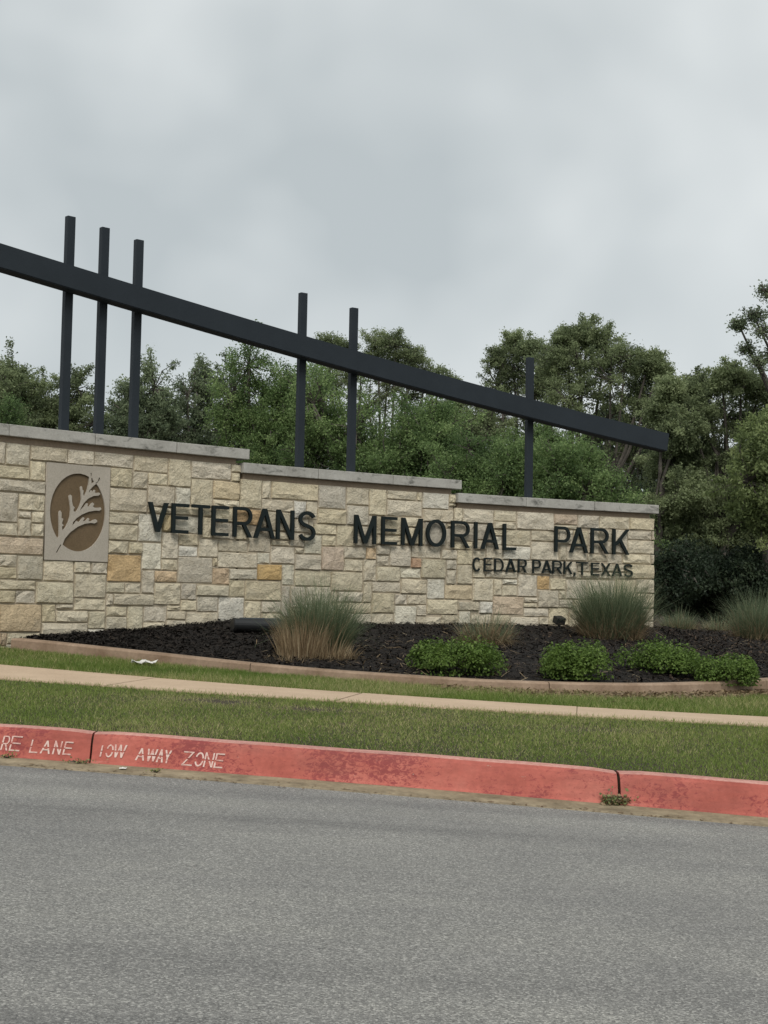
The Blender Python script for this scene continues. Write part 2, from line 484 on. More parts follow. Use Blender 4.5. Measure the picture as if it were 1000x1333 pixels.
for a, b_ in zip(joints[:-1], joints[1:]):
    ga = 0.007 if b_ == j2 or a == j2 else 0.004
    xs = np.linspace(a + ga, b_ - ga, 25)
    V = []; Fc = []; npf = len(PROF)
    for i, x in enumerate(xs):
        w = 0.002 * math.sin(x * 3.1) + 0.0015 * math.sin(x * 9.7)
        for k, (d, h) in enumerate(PROF):
            e = 0.007 if i in (0, len(xs) - 1) and 0 < k < npf - 1 else 0
            V.append(kerb_pt(x, d + w * (k < 7) + e * (k < 6), h - (e if k >= 4 else 0) + w * 0.6 * (4 < k < 8)))
    for i in range(len(xs) - 1):
        for k in range(npf - 1):
            Fc.append((i * npf + k, (i + 1) * npf + k, (i + 1) * npf + k + 1, i * npf + k + 1))
    Fc.append(tuple(range(npf))); Fc.append(tuple((len(xs) - 1) * npf + k for k in range(npf - 1, -1, -1)))
    link('kerb_segment', mesh_py('kerb_segment', V, Fc, False), M['kerb'], kerb)
mb = MB()     # dark filler deep in the joints
for j in joints:
    P = []
    for x in (j - 0.02, j + 0.02):
        for d, h in ((0.05, -0.05), (0.20, -0.05), (0.20, 0.138), (0.072, 0.122)): P.append(kerb_pt(x, d, h))
    mb.hexa(P)
mb.build('joint_filler', M['dirt'], kerb)

# ------------------------------------------------------------------ stroke alphabet (drawn, no font files)
def arc(cx, cy, rx, ry, a0, a1, n=12):
    return [(cx + rx * math.cos(math.radians(a0 + (a1 - a0) * i / n)), cy + ry * math.sin(math.radians(a0 + (a1 - a0) * i / n))) for i in range(n + 1)]

def glyph(ch, w, h, t):
    """list of ('L', polyline, thickness) strokes and ('P', polygon); box 0..w, 0..h"""
    u = t * 0.84      # bars a little thinner than stems
    q = t / 2; e = u / 2
    S = []
    def stem(x): S.append(('P', [(x - q, 0), (x + q, 0), (x + q, h), (x - q, h)]))
    def bar(x0, x1, y): S.append(('P', [(x0, y - e), (x1, y - e), (x1, y + e), (x0, y + e)]))
    def diag(x0, y0, x1, y1, hw=None):
        k = hw or t * 0.56
        S.append(('P', [(x0 - k, y0), (x0 + k, y0), (x1 + k, y1), (x1 - k, y1)]))
    k = t * 0.56
    if ch == 'V': diag(w / 2, 0, k, h); diag(w / 2, 0, w - k, h)
    elif ch == 'E': stem(q); bar(t, w, e); bar(t, w * 0.95, h * 0.52); bar(t, w, h - e)
    elif ch == 'F': stem(q); bar(t, w * 0.95, h * 0.5); bar(t, w, h - e)
    elif ch == 'T': S.append(('P', [(w / 2 - q, 0), (w / 2 + q, 0), (w / 2 + q, h - u), (w / 2 - q, h - u)])); bar(0, w, h - e)
    elif ch == 'L': stem(q); bar(t, w, e)
    elif ch == 'I': stem(w / 2)
    elif ch == 'A':
        diag(k, 0, w / 2, h); diag(w - k, 0, w / 2, h); bar(w * 0.24, w * 0.76, h * 0.30)
    elif ch == 'N': stem(q); stem(w - q); diag(w - k, 0, k, h)
    elif ch == 'M': stem(q); stem(w - q); diag(w / 2, 0, k, h); diag(w / 2, 0, w - k, h)
    elif ch == 'W': diag(w * .27, 0, k, h); diag(w * .27, 0, w / 2, h); diag(w * .73, 0, w / 2, h); diag(w * .73, 0, w - k, h)
    elif ch == 'K': stem(q); diag(t, h * 0.36, w - k, h); diag(w - k, 0, w * 0.42, h * 0.60)
    elif ch == 'X': diag(k, 0, w - k, h); diag(w - k, 0, k, h)
    elif ch == 'Y': S.append(('P', [(w / 2 - q, 0), (w / 2 + q, 0), (w / 2 + q, h * .48), (w / 2 - q, h * .48)])); diag(w / 2, h * .42, k, h); diag(w / 2, h * .42, w - k, h)
    elif ch == 'Z': bar(0, w, e); bar(0, w, h - e); diag(k, e, w - k, h - e)
    elif ch == 'O': S.append(('L', arc(w / 2, h / 2, w / 2 - q, h / 2 - e, 0, 360, 32), t))
    elif ch == 'D':
        stem(q); S.append(('L', [(t, e)] + arc(w * .42, h / 2, w * .58 - q, h / 2 - e, -90, 90, 16) + [(t, h - e)], u))
    elif ch in 'PR':
        y0 = h * (0.43 if ch == 'P' else 0.46)
        ry = (h - e - y0) / 2
        stem(q); S.append(('L', [(t, y0)] + arc(w * .60, y0 + ry, w * .40 - q, ry, -90, 90, 14) + [(t, h - e)], u))
        if ch == 'R': diag(w - k, 0, w * .52, y0)
    elif ch == 'C': S.append(('L', arc(w / 2, h / 2, w / 2 - q, h / 2 - e, 42, 318, 26), t * .95))
    elif ch == 'S':
        r1 = h * .25 - e * .5
        top = arc(w / 2, h * .735, w / 2 - q, h * .265 - e, 20, 235, 18)
        bot = arc(w / 2, h * .27, w / 2 - q, h * .27 - e, 62, -160, 18)
        S.append(('L', top + bot, t * .95))
    elif ch == ',':
        S.append(('P', [(w * .25, 0), (w, 0), (w, h * .17), (w * .25, h * .17)])); S.append(('P', [(0, -h * .15), (w * .4, -h * .15), (w, -0.001), (w * .45, -0.001)]))
    return S

def stroke_polys(strokes):
    """every stroke as a list of convex quads (front outline pieces) plus its outline loop"""
    out = []
    for s in strokes:
        if s[0] == 'P': out.append(([s[1]], True)); continue
        pts = [Vector((x, y)) for x, y in s[1]]; t = s[2]; n = len(pts); closed = (pts[0] - pts[-1]).length < 1e-6
        Lf, Rt = [], []
        for i in range(n):
            a = pts[i - 1] if i else (pts[-2] if closed else pts[0]); b = pts[i + 1] if i < n - 1 else (pts[1] if closed else pts[-1])
            d = (b - a).normalized(); nn = Vector((-d.y, d.x)); Lf.append(pts[i] + nn * t / 2); Rt.append(pts[i] - nn * t / 2)
        out.append((list(zip(Lf, Rt)), False))
    return out

def letter_mesh(name, strokes, depth, xf):
    """xf(x, y, n) -> world point; n is distance off the surface"""
    mb = MB()
    for idx, (pc, isp) in enumerate(stroke_polys(strokes)):
        d1 = depth + 0.0006 * idx; d0 = 0.0006 * idx
        if isp:
            P = pc[0]
            ar = sum(P[i][0] * P[(i + 1) % len(P)][1] - P[(i + 1) % len(P)][0] * P[i][1] for i in range(len(P)))
            if ar < 0: P = P[::-1]
            n = len(P)
            mb.add([xf(x, y, d1) for x, y in P] + [xf(x, y, d0) for x, y in P],
                   [tuple(range(n)), tuple(range(2 * n - 1, n - 1, -1))] + [(i, n + i, n + (i + 1) % n, (i + 1) % n) for i in range(n)])
        else:
            V = []; Fc = []; m_ = len(pc)
            for l, r in pc:
                V += [xf(l[0], l[1], d1), xf(r[0], r[1], d1), xf(l[0], l[1], d0), xf(r[0], r[1], d0)]
            for i in range(m_ - 1):
                a, b_ = 4 * i, 4 * i + 4
                Fc += [(a, a + 1, b_ + 1, b_), (a + 2, b_ + 2, b_ + 3, a + 3), (a, b_, b_ + 2, a + 2), (a + 1, a + 3, b_ + 3, b_ + 1)]
            Fc += [(0, 2, 3, 1), (4 * m_ - 4, 4 * m_ - 3, 4 * m_ - 1, 4 * m_ - 2)]
            mb.add(V, Fc)
    return mb

# stencilled words on the kerb face
def prof_at(v):
    """point on the kerb face by arc length v from the foot, with outward offset direction"""
    acc = 0
    for (d0, h0), (d1, h1) in zip(PROF[:-1], PROF[1:]):
        l = math.hypot(d1 - d0, h1 - h0)
        if v <= acc + l or l > 0.19:
            f = (v - acc) / l; return d0 + f * (d1 - d0), h0 + f * (h1 - h0), -(h1 - h0) / l, (d1 - d0) / l
        acc += l
    return PROF[-2][0], PROF[-2][1], 0, 1

def cut_stencil(strokes, w, h):
    """breaks the strokes into thin stencil pieces with bridges"""
    out = []
    for s in strokes:
        if s[0] == 'P':
            P = s[1]; a, b_, c, d = [Vector(p) for p in P]
            for f0, f1 in ((0.0, 0.44), (0.53, 1.0)):
                for g0, g1 in ((0.0, 1.0),):
                    out.append(('P', [tuple(a.lerp(d, f0)), tuple(b_.lerp(c, f0)), tuple(b_.lerp(c, f1)), tuple(a.lerp(d, f1))]))
        else:
            n = len(s[1])
            if n > 24:
                out.append(('L', s[1][1:n // 2 - 1], s[2])); out.append(('L', s[1][n // 2 + 2:-1], s[2]))
            else:
                out.append(s)
    return out

KLET = [('F', -28, -3, 948.5, 971), ('I', -24, -6, 950, 972), ('R', 1.5, 11, 954, 973.5), ('E', 13, 26.5, 954.5, 974.5), ('L', 39, 50, 959.5, 977), ('A', 53, 66, 960.5, 978), ('N', 69, 79, 961, 979), ('E', 82, 93.5, 962, 979.5),
        ('T', 126, 137, 965, 981.5), ('O', 137, 147, 965.5, 982.5), ('W', 147, 163, 966, 983), ('A', 177, 189, 970.5, 986.5), ('W', 190, 204, 971.5, 988), ('A', 204, 213, 972, 989), ('Y', 213, 222, 973, 990),
        ('Z', 237, 251, 974.5, 993), ('O', 253, 264, 975.5, 994), ('N', 265, 277, 976, 995), ('E', 279, 290, 977, 996)]
KLET = [k for k in KLET if k[0] not in 'FI'] + [('F', -27, -15, 952, 971.5), ('I', -11, -5, 953, 972)]
for ch, a, b_, t0, t1 in KLET:
    ym = (t0 + t1) / 2
    xa, xb = x_on(L_kerb, a, ym, 0.13), x_on(L_kerb, b_, ym, 0.13)
    # the face is 40 px tall on screen: foot at v=0, top edge at v~0.16
    x = (a + b_) / 2; top = 942 + 0.071 * x; foot = top + 40.5
    v0, v1 = (foot - t1) / 40.5 * 0.158, (foot - t0) / 40.5 * 0.158
    w, h = xb - xa, v1 - v0
    st = cut_stencil(glyph(ch, w, h, 0.0078), w, h)
    if ch == 'T': st = [s for i, s in enumerate(st) if i in (0, 1)]
    def xf(gx, gy, n, xa=xa, v0=v0):
        d, hh, nd, nh = prof_at(v0 + gy)
        xx = xa + gx + 0.16 * gy; wv = 0.002 * math.sin(xx * 3.1) + 0.0015 * math.sin(xx * 9.7)
        return kerb_pt(xx, d + nd * n + wv, hh + nh * n)
    # subdivide tall polygons so that they follow the rounded face
    st2 = []
    for s in st:
        if s[0] == 'P' and len(s[1]) == 4:
            A, B, C, D = [Vector(p) for p in s[1]]; nseg = max(1, int(abs(D.y - A.y) / 0.02))
            for i in range(nseg):
                f0, f1 = i / nseg, (i + 1) / nseg
                st2.append(('P', [tuple(A.lerp(D, f0)), tuple(B.lerp(C, f0)), tuple(B.lerp(C, f1)), tuple(A.lerp(D, f1))]))
        else: st2.append(s)
    mb = letter_mesh('painted_letter', st2, 0.0018, xf)
    mb.build('painted_letter', M['paint'], kerb)

# ------------------------------------------------------------------ curved sign wall
PHI0, KAP, Y0 = 0.7765, 0.0428, 12.7747
ST = np.linspace(-4, 11, 3001)
ds_ = ST[1] - ST[0]
ph_ = PHI0 - KAP * ST
cx_ = np.concatenate([[0], np.cumsum((np.cos(ph_)[1:] + np.cos(ph_)[:-1]) / 2 * ds_)])
cy_ = np.concatenate([[0], np.cumsum((np.sin(ph_)[1:] + np.sin(ph_)[:-1]) / 2 * ds_)])
i0 = int(np.argmin(abs(ST)))
cx_ += -487 / F * Y0 - cx_[i0]; cy_ += Y0 - cy_[i0]
def wall_pt(s, off, z):
    """s along the wall, off behind the cap front (positive = away from the road)"""
    x = float(np.interp(s, ST, cx_)); y = float(np.interp(s, ST, cy_)); p = PHI0 - KAP * s
    return (x - math.sin(p) * off, y + math.cos(p) * off, z)
def wall_hit(px, py, off=0.0):
    d = ray(px, py); p = PHI0 - KAP * ST
    X = cx_ - np.sin(p) * off; Y = cy_ + np.cos(p) * off
    c = X * d[1] - Y * d[0]
    k = int(np.argmin(abs(c)))
    return float(ST[k]), float(ZC + d[2] * Y[k] / d[1])

FACE = 0.045                     # stone faces sit this far behind the cap front
CAPZ = [(1.5466, 1.443), (1.406, 1.3015), (1.256, 1.1521)]
CAPS = [(-2.9, 2.63), (2.56, 5.39), (5.34, 8.21)]
SECS = [(-2.9, 2.565), (2.565, 5.345), (5.345, 8.175)]
BAND = 0.062
ZB = ZC - 0.75
wall = empty('sign_wall', wall_pt(2.5, 0.25, ZC - 0.6))
tag(wall, 'long curved limestone park sign wall with stepped grey caps and dark metal letters', 'sign wall')

def wall_block(mb, s0, s1, o0, o1, z0, z1, step=0.4):
    n = max(1, int(math.ceil((s1 - s0) / step))); ss = np.linspace(s0, s1, n + 1)
    V = []
    for s in ss:
        V += [wall_pt(s, o0, z0), wall_pt(s, o1, z0), wall_pt(s, o1, z1), wall_pt(s, o0, z1)]
    Fc = [(3, 2, 1, 0), tuple(4 * n + k for k in range(4))]
    for i in range(n):
        a = 4 * i; b = a + 4
        for k in range(4):
            k2 = (k + 1) % 4
            Fc.append((a + k, a + k2, b + k2, b + k))
    mb.add(V, Fc)

mb = MB()
for (s0, s1), (zt, zb) in zip(SECS, CAPZ):
    wall_block(mb, s0 + (0.04 if s0 < -2 else 0.001), s1 - (0.04 if s1 > 8 else 0.03), FACE + 0.019, 0.44, ZB, ZC + zb - BAND)
mb.build('mortar_core', M['mortar'], wall)
mb = MB()
for (s0, s1), (zt, zb) in zip(SECS, CAPZ):
    wall_block(mb, s0 + 0.03, s1 - 0.06, FACE + 0.020, 0.42, ZC + zb - BAND - 0.004, ZC + zb - 0.003)
mb.build('recess_course', M['recess'], wall)
capj = [[-2.9, -2.0, -1.02, -0.04, 0.86, 1.77, 2.63], [2.56, 3.49, 4.46, 5.39], [5.34, 6.29, 7.27, 8.21]]
for (zt, zb), js in zip(CAPZ, capj):
    for a, b in zip(js[:-1], js[1:]):
        mb = MB(); wall_block(mb, a + 0.003, b - 0.003, random.uniform(-0.003, 0.003), 0.5, ZC + zb + random.uniform(-0.002, 0.001), ZC + zt + random.uniform(-0.002, 0.002), 2)
        mb.build('cap_stone', M['cap'], wall, bevel=0.006)

# stones measured off the photograph: crop origin (x, y), then x0, x1, y0, y1 in fifths of a pixel, colour code
CROPS = {'A': (0, 570), 'B': (0, 710), 'C': (180, 580), 'D': (180, 690), 'E': (350, 600), 'F': (350, 690), 'G': (520, 610), 'H': (520, 690), 'I': (680, 640), 'J': (680, 700)}
TR = {
'A': '0,35,25,150 42,195,32,180g 205,440,58,155y 447,612,85,178 620,868,92,195 22,193,185,265 203,297,150,270 18,297,278,357 0,118,360,540 128,293,365,475 130,200,478,522 214,290,480,553 125,200,527,635 207,285,560,640 0,113,558,632 15,283,650,757t 722,862,195,325 866,966,222,328 722,955,330,485y 720,903,485,562 715,898,563,665 712,835,675,752 840,932,680,755',
'B': '0,108,62,137 0,105,142,215y 120,283,70,223g 290,478,100,225y 490,590,110,177 598,693,113,183 708,920,62,235r 0,10,230,285 25,230,228,293 0,100,297,370y 108,230,295,370 240,477,240,375g 490,690,190,340 490,687,347,425 697,813,243,308g 820,910,247,310 697,735,317,388 742,995,318,390 697,827,400,462 835,928,402,548g 693,823,465,545g 275,360,385,497y 370,475,385,412 370,570,423,498 580,685,432,540g 275,570,507,590 0,268,385,565T 50,265,568,600 0,45,568,650T',
'C': '-22,195,60,178y 70,195,180,255 62,235,265,395y 110,215,405,445 8,150,445,622w 165,215,450,555Y 200,348,80,265 357,607,95,220 612,675,110,175 612,672,178,232 248,335,278,370w 345,485,220,385 500,657,232,350Y 665,808,220,400 815,880,230,340 495,650,355,400 250,480,408,460 250,410,465,570w 420,480,465,600 490,620,420,495 490,615,500,600 650,795,415,515O 650,715,520,610 725,862,560,685y 270,390,580,650y 275,385,655,717w 160,268,565,735 398,518,610,722 525,710,620,690 878,985,565,650 870,990,435,555',
'D': '38,148,88,255w 0,30,80,155 155,255,195,262 262,485,180,342 490,595,260,350o 600,775,255,320g 528,775,150,245 780,858,152,217w 780,937,225,322O 113,250,267,340o 107,275,345,487 283,373,357,452 25,103,265,402 388,588,360,430g 595,690,330,430 702,930,333,455y 282,380,460,525 388,515,435,530g 195,275,493,522 525,690,443,575w 40,183,497,595 190,308,530,582y 190,308,588,632 38,175,603,640 320,520,537,600 705,797,465,565 812,912,470,537 805,910,543,575',
'E': '0,22,130,190 25,322,140,258y -45,160,250,328y 328,503,155,310g 510,650,170,285 657,770,180,345 775,965,192,253 770,995,258,358 170,245,262,335w 248,322,265,345 318,503,315,415y 513,648,292,420g 325,440,415,480 448,560,420,550 350,440,485,550 235,345,510,605w 175,228,565,597 15,170,560,665 20,135,480,552 140,230,480,560 180,340,610,708 350,485,565,710p 500,635,567,635 640,695,570,638o 495,610,643,715 708,785,550,610 710,783,618,682 792,922,555,680 705,850,370,480 570,695,425,550 720,860,485,545 880,1000,370,430 880,1000,435,545',
'F': '618,695,195,335 90,165,230,355w 172,405,265,365g 410,608,275,395 150,240,370,470 245,400,372,450 475,605,403,470 618,668,340,460 708,855,240,333g 678,858,338,403 678,818,412,540 825,900,418,483 525,665,475,540y 450,515,475,600 525,660,548,605 675,815,545,605 85,140,365,530',
'G': '120,150,150,207 157,325,155,262w 328,380,162,222 328,370,228,245 160,350,268,348y 360,410,255,335 415,617,260,365 620,762,270,343 190,300,350,500g 310,350,420,520 360,480,345,470 360,460,475,520 515,580,370,460 515,560,470,525 620,760,345,392 705,855,402,497 85,270,500,580 82,138,585,645R 275,375,530,590 380,470,535,620 490,560,535,590 570,668,525,580 680,850,510,600w 148,300,590,712g 310,370,597,655g 485,555,595,705 620,770,590,660',
'H': '12,133,250,312w 12,178,322,415y 55,180,420,485y -30,110,495,610w 115,172,488,560 378,475,230,348 308,368,262,350 565,760,270,310 780,898,290,432 185,295,322,440w 300,470,358,450Y 483,612,318,457 617,667,330,425 680,760,325,355w 675,768,360,425 183,380,455,548 392,517,467,523 522,605,470,540w 612,812,435,550p 820,895,443,500 125,270,562,608 275,385,555,608 392,465,530,610w 470,600,550,610 610,718,555,615',
'I': '18,178,452,538 -32,205,132,247 62,205,258,322 58,240,328,447 105,180,550,632O 212,360,148,215p 212,360,218,245 368,500,150,238 507,697,160,243 703,880,168,248y 690,842,255,312 845,885,258,315 690,880,320,402 655,838,408,468 842,880,412,468 690,878,475,565 240,330,260,340 245,280,345,445 290,420,360,450 340,430,255,355 435,500,250,400 505,590,250,320 560,600,325,400 605,685,250,400 430,550,410,455 560,650,410,470 360,440,455,520 445,520,460,520 525,655,475,520 180,280,452,545 285,355,465,545 360,500,525,570 505,655,525,570 185,285,580,640 290,420,577,700 240,285,645,695 425,600,575,700 605,740,570,680 745,875,572,660 745,873,665,760',
'J': '12,170,458,515 105,237,342,455 -75,105,517,565 112,172,520,565 178,300,460,565 240,330,405,455 22,97,390,452 335,500,405,500 505,700,400,500 705,870,460,540 310,450,470,560 455,700,505,580 705,870,545,600 0,18,390,455'}
SC_COL = {'n': (0.67, 0.60, 0.455), 'g': (0.63, 0.575, 0.45), 'y': (0.67, 0.59, 0.43), 'Y': (0.68, 0.565, 0.365), 'w': (0.73, 0.69, 0.575), 'o': (0.64, 0.49, 0.315),
          'O': (0.64, 0.45, 0.235), 'r': (0.57, 0.41, 0.225), 'R': (0.57, 0.38, 0.24), 'p': (0.65, 0.53, 0.39), 't': (0.65, 0.53, 0.37), 'T': (0.64, 0.51, 0.35)}
JT = 0.013
# plaque: four corners on the wall
pls, plz = zip(*[wall_hit(*c, FACE) for c in ((61.2, 602), (144, 608.6), (140.3, 731), (56.2, 729))])
PL = (min(pls[0], pls[3]) + 0.005, max(pls[1], pls[2]) - 0.005, (plz[2] + plz[3]) / 2, (plz[0] + plz[1]) / 2)
rects = []
for cname, txt in TR.items():
    ox, oy = CROPS[cname]
    for tok in txt.split():
        code = 'n'
        if tok[-1].isalpha(): code, tok = tok[-1], tok[:-1]
        x0, x1, y0, y1 = [float(v) / 5 for v in tok.split(',')]
        x0 += ox; x1 += ox; y0 += oy; y1 += oy
        xm, ym = (x0 + x1) / 2, (y0 + y1) / 2
        sa, sb = wall_hit(x0, ym, FACE)[0], wall_hit(x1, ym, FACE)[0]
        zt, zb = wall_hit(xm, y0, FACE)[1], wall_hit(xm, y1, FACE)[1]
        rects.append([sa, sb, zb, zt, code])
def top_at(s):
    for (a, b), (zt, zb) in zip(SECS, CAPZ):
        if s <= b: return ZC + zb - BAND - 0.003
    return ZC + CAPZ[2][1] - BAND - 0.003
# tops of sections as blockers
BLK = [(PL[0], PL[1], PL[2], PL[3])]
for (a, b), (zt, zb) in zip(SECS, CAPZ):
    BLK.append((a - (0.0 if a > -2 else 3), b, ZC + zb - BAND + 0.007, ZC + 9))
BLK.append((8.175 + 0.006, 20, -5, 9))
for r in rects:
    for k in BLK:
        ox = min(r[1], k[1]) - max(r[0], k[0]) + JT / 2; oz = min(r[3], k[3]) - max(r[2], k[2]) + JT / 2
        if ox > 0 and oz > 0:
            if oz <= ox:
                if (r[2] + r[3]) / 2 < (k[2] + k[3]) / 2: r[3] = k[2] - JT / 2
                else: r[2] = k[3] + JT / 2
            else:
                if (r[0] + r[1]) / 2 < (k[0] + k[1]) / 2: r[1] = k[0] - JT / 2
                else: r[0] = k[1] + JT / 2
for _ in range(3):
    for i in range(len(rects)):
        for j in range(i + 1, len(rects)):
            a, b = rects[i], rects[j]
            ox = min(a[1], b[1]) - max(a[0], b[0]) + JT; oz = min(a[3], b[3]) - max(a[2], b[2]) + JT
            if ox > 1e-6 and oz > 1e-6:
                if ox < oz:
                    l, r = (a, b) if a[0] + a[1] < b[0] + b[1] else (b, a); l[1] -= ox / 2; r[0] += ox / 2
                else:
                    l, r = (a, b) if a[2] + a[3] < b[2] + b[3] else (b, a); l[3] -= oz / 2; r[2] += oz / 2
rects = [r for r in rects if r[1] - r[0] > 0.03 and r[3] - r[2] > 0.025]
def free_grow(rects, steps, idx=None):
    A = np.array([r[:4] for r in rects]); B = np.array(BLK)
    rng = range(len(rects)) if idx is None else idx
    for _ in range(steps):
        for i in rng:
            for side, d in ((0, -0.004), (1, 0.004), (2, -0.004), (3, 0.004)):
                t = A[i].copy(); t[side] += d
                if t[2] < ZB or t[0] < -2.9: continue
                hit = (A[:, 0] - JT < t[1]) & (A[:, 1] + JT > t[0]) & (A[:, 2] - JT < t[3]) & (A[:, 3] + JT > t[2]); hit[i] = False
                hb = (B[:, 0] - JT / 2 < t[1]) & (B[:, 1] + JT / 2 > t[0]) & (B[:, 2] - JT / 2 < t[3]) & (B[:, 3] + JT / 2 > t[2])
                if not hit.any() and not hb.any(): A[i] = t
    for i, r in enumerate(rects): r[:4] = list(A[i])
free_grow(rects, 12)
# fill what is left (behind the planting, below the mulch line, beyond the frame)
gs = 0.02
sg = np.arange(-2.88, 8.17, gs); zg = np.arange(ZB + 0.05, ZC + 1.5, gs)
occ = np.zeros((len(sg), len(zg)), bool)
def mark(r, pad=JT * 0.6):
    a = np.searchsorted(sg, r[0] - pad); b = np.searchsorted(sg, r[1] + pad); c = np.searchsorted(zg, r[2] - pad); d = np.searchsorted(zg, r[3] + pad)
    occ[a:b, c:d] = True
for r in rects: mark(r)
for k in BLK: mark(k)
for j in range(len(zg) - 1, -1, -1):
    for i in range(len(sg)):
        if occ[i, j]: continue
        mw = random.choice((6, 9, 12, 15)); mh = random.choice((4, 6, 8, 9)); w = 1
        while i + w < len(sg) and w < mw and not occ[i + w, j]: w += 1
        h = 1
        while j - h >= 0 and h < mh and not occ[i:i + w, j - h].any(): h += 1
        if w < 3 or h < 3: continue
        if zg[j] < ZC - 0.42 and sg[i] > 0.6: continue
        r = [sg[i] + 0.001, sg[i + w - 1], zg[j - h + 1], zg[j] - 0.001, random.choice('nnngyw')]
        rects.append(r); mark(r)
free_grow(rects, 5)

def stone_mesh(r):
    s0, s1, z0, z1, c = r
    w, h = s1 - s0, z1 - z0
    nx = 4 if w > 0.22 else 3; nz = 3 if h > 0.15 else 2
    sm, zm = (s0 + s1) / 2, (z0 + z1) / 2
    proud = random.uniform(-0.005, 0.012); amp = 0.005 if c in 'g' else 0.0095
    ch = 0.006
    V = []; Fc = []
    gx = [s0 + ch] + [s0 + ch + (w - 2 * ch) * (k + random.uniform(-.2, .2)) / nx for k in range(1, nx)] + [s1 - ch]
    gz = [z0 + ch] + [z0 + ch + (h - 2 * ch) * (k + random.uniform(-.2, .2)) / nz for k in range(1, nz)] + [z1 - ch]
    for j, z in enumerate(gz):
        for i, s in enumerate(gx):
            edge = i in (0, nx) or j in (0, nz)
            o = FACE - proud + random.uniform(-amp, amp) + (0.003 if edge else -0.005)
            V.append(wall_pt(s + random.uniform(-.003, .003), o, z + random.uniform(-.003, .003)))
    W1 = nx + 1
    for j in range(nz):
        for i in range(nx):
            a = j * W1 + i
            if random.random() < .5: Fc += [(a, a + 1, a + W1 + 1), (a, a + W1 + 1, a + W1)]
            else: Fc += [(a, a + 1, a + W1), (a + 1, a + W1 + 1, a + W1)]
    ring = [i for i in range(W1)] + [j * W1 + nx for j in range(1, nz + 1)] + [nz * W1 + i for i in range(nx - 1, -1, -1)] + [j * W1 for j in range(nz - 1, 0, -1)]
    base = len(V)
    for k in ring:       # outer rim, a little back
        i, j = k % W1, k // W1
        s = s0 if i == 0 else s1 if i == nx else gx[i]; z = z0 if j == 0 else z1 if j == nz else gz[j]
        V.append(wall_pt(s + random.uniform(-.0025, .0025), FACE + 0.012, z + random.uniform(-.0025, .0025)))
    n = len(ring)
    for k in ring:
        i, j = k % W1, k // W1
        s = s0 if i == 0 else s1 if i == nx else gx[i]; z = z0 if j == 0 else z1 if j == nz else gz[j]
        V.append(wall_pt(s, FACE + 0.06, z))
    for k in range(n):
        k2 = (k + 1) % n
        Fc.append((ring[k], base + k, base + k2, ring[k2])); Fc.append((base + k, base + n + k, base + n + k2, base + k2))
    return mesh_py('stone', V, Fc)
for r in rects:
    if r[1] - r[0] < 0.02 or r[3] - r[2] < 0.02: continue
    o = link('stone', stone_mesh(r), M['stone'], wall)
    c = SC_COL[r[4]]; k = random.uniform(0.86, 1.1); j = random.uniform(-0.02, 0.02)
    o.color = (c[0] * k + j, c[1] * k + j * 0.6, c[2] * k - j, 1)
# quoins seen on the wall's right end
zq = ZC - 0.3
for hq in (0.26, 0.19, 0.22, 0.16, 0.24, 0.2, 0.12):
    z2 = min(zq + hq, ZC + CAPZ[2][1] - BAND - 0.005)
    if z2 - zq < 0.04: break
    mb = MB(); wall_block(mb, 8.175 - 0.012, 8.18 + random.uniform(-.002, .006), FACE + 0.062, 0.43, zq, z2 - JT)
    o = mb.build('stone', M['stone'], wall, bevel=0.008); o.color = (*SC_COL['n'], 1)
    zq = z2
mb = MB()
wall_block(mb, 2.532, 2.56, FACE + 0.065, 0.43, ZC + CAPZ[1][0] + 0.002, ZC + CAPZ[0][1] - BAND - 0.006)
o = mb.build('stone', M['stone'], wall, bevel=0.006); o.color = (*SC_COL['n'], 1)
mb = MB()
wall_block(mb, 5.312, 5.34, FACE + 0.065, 0.43, ZC + CAPZ[2][0] + 0.002, ZC + CAPZ[1][1] - BAND - 0.006)
o = mb.build('stone', M['stone'], wall, bevel=0.006); o.color = (*SC_COL['n'], 1)

# ---- cast plaque with the sunk oval and leaf
def plq(u, v, n):
    """u, v in the zoomed drawing of the plaque (u 155..855, v 120..1168); n = depth behind the plate front"""
    fu = (u - 155 - (1168 - v) * 0.0) / 700; fv = (1168 - v) / 1048
    return wall_pt(PL[0] + fu * (PL[1] - PL[0]), FACE - 0.006 + n, PL[2] + fv * (PL[3] - PL[2]))
def skew(p):
    """undo the lean and perspective of the photographed plaque: drawing -> upright box"""
    u, v = p
    f = (v - 130) / 1035
    ul = 175 - 40 * f; ur = 868 - 33 * f
    fu = (u - ul) / (ur - ul)
    vt = 100 + 55 * fu; vb = 1160 + 15 * fu
    return (155 + 700 * fu, 120 + 1048 * (v - vt) / (vb - vt))
def oval(a0, a1, n=26):
    return [(505 + 303 * math.cos(math.radians(a0 + (a1 - a0) * i / n)), 643 - 423 * math.sin(math.radians(a0 + (a1 - a0) * i / n))) for i in range(n + 1)]
LEFTP = oval(223, 66) + [(625, 330), (605, 410), (575, 475), (562, 440), (568, 405), (555, 395), (552, 365), (545, 358), (533, 368), (540, 430), (545, 500), (530, 560), (500, 620), (475, 645), (455, 620), (470, 590), (450, 570), (440, 520), (440, 465), (425, 452), (408, 465), (415, 520), (425, 600), (420, 680), (400, 750), (370, 810), (335, 845), (330, 800), (350, 785), (330, 765), (345, 715), (325, 705), (328, 650), (314, 625), (300, 640), (298, 700), (300, 800), (300, 900)]
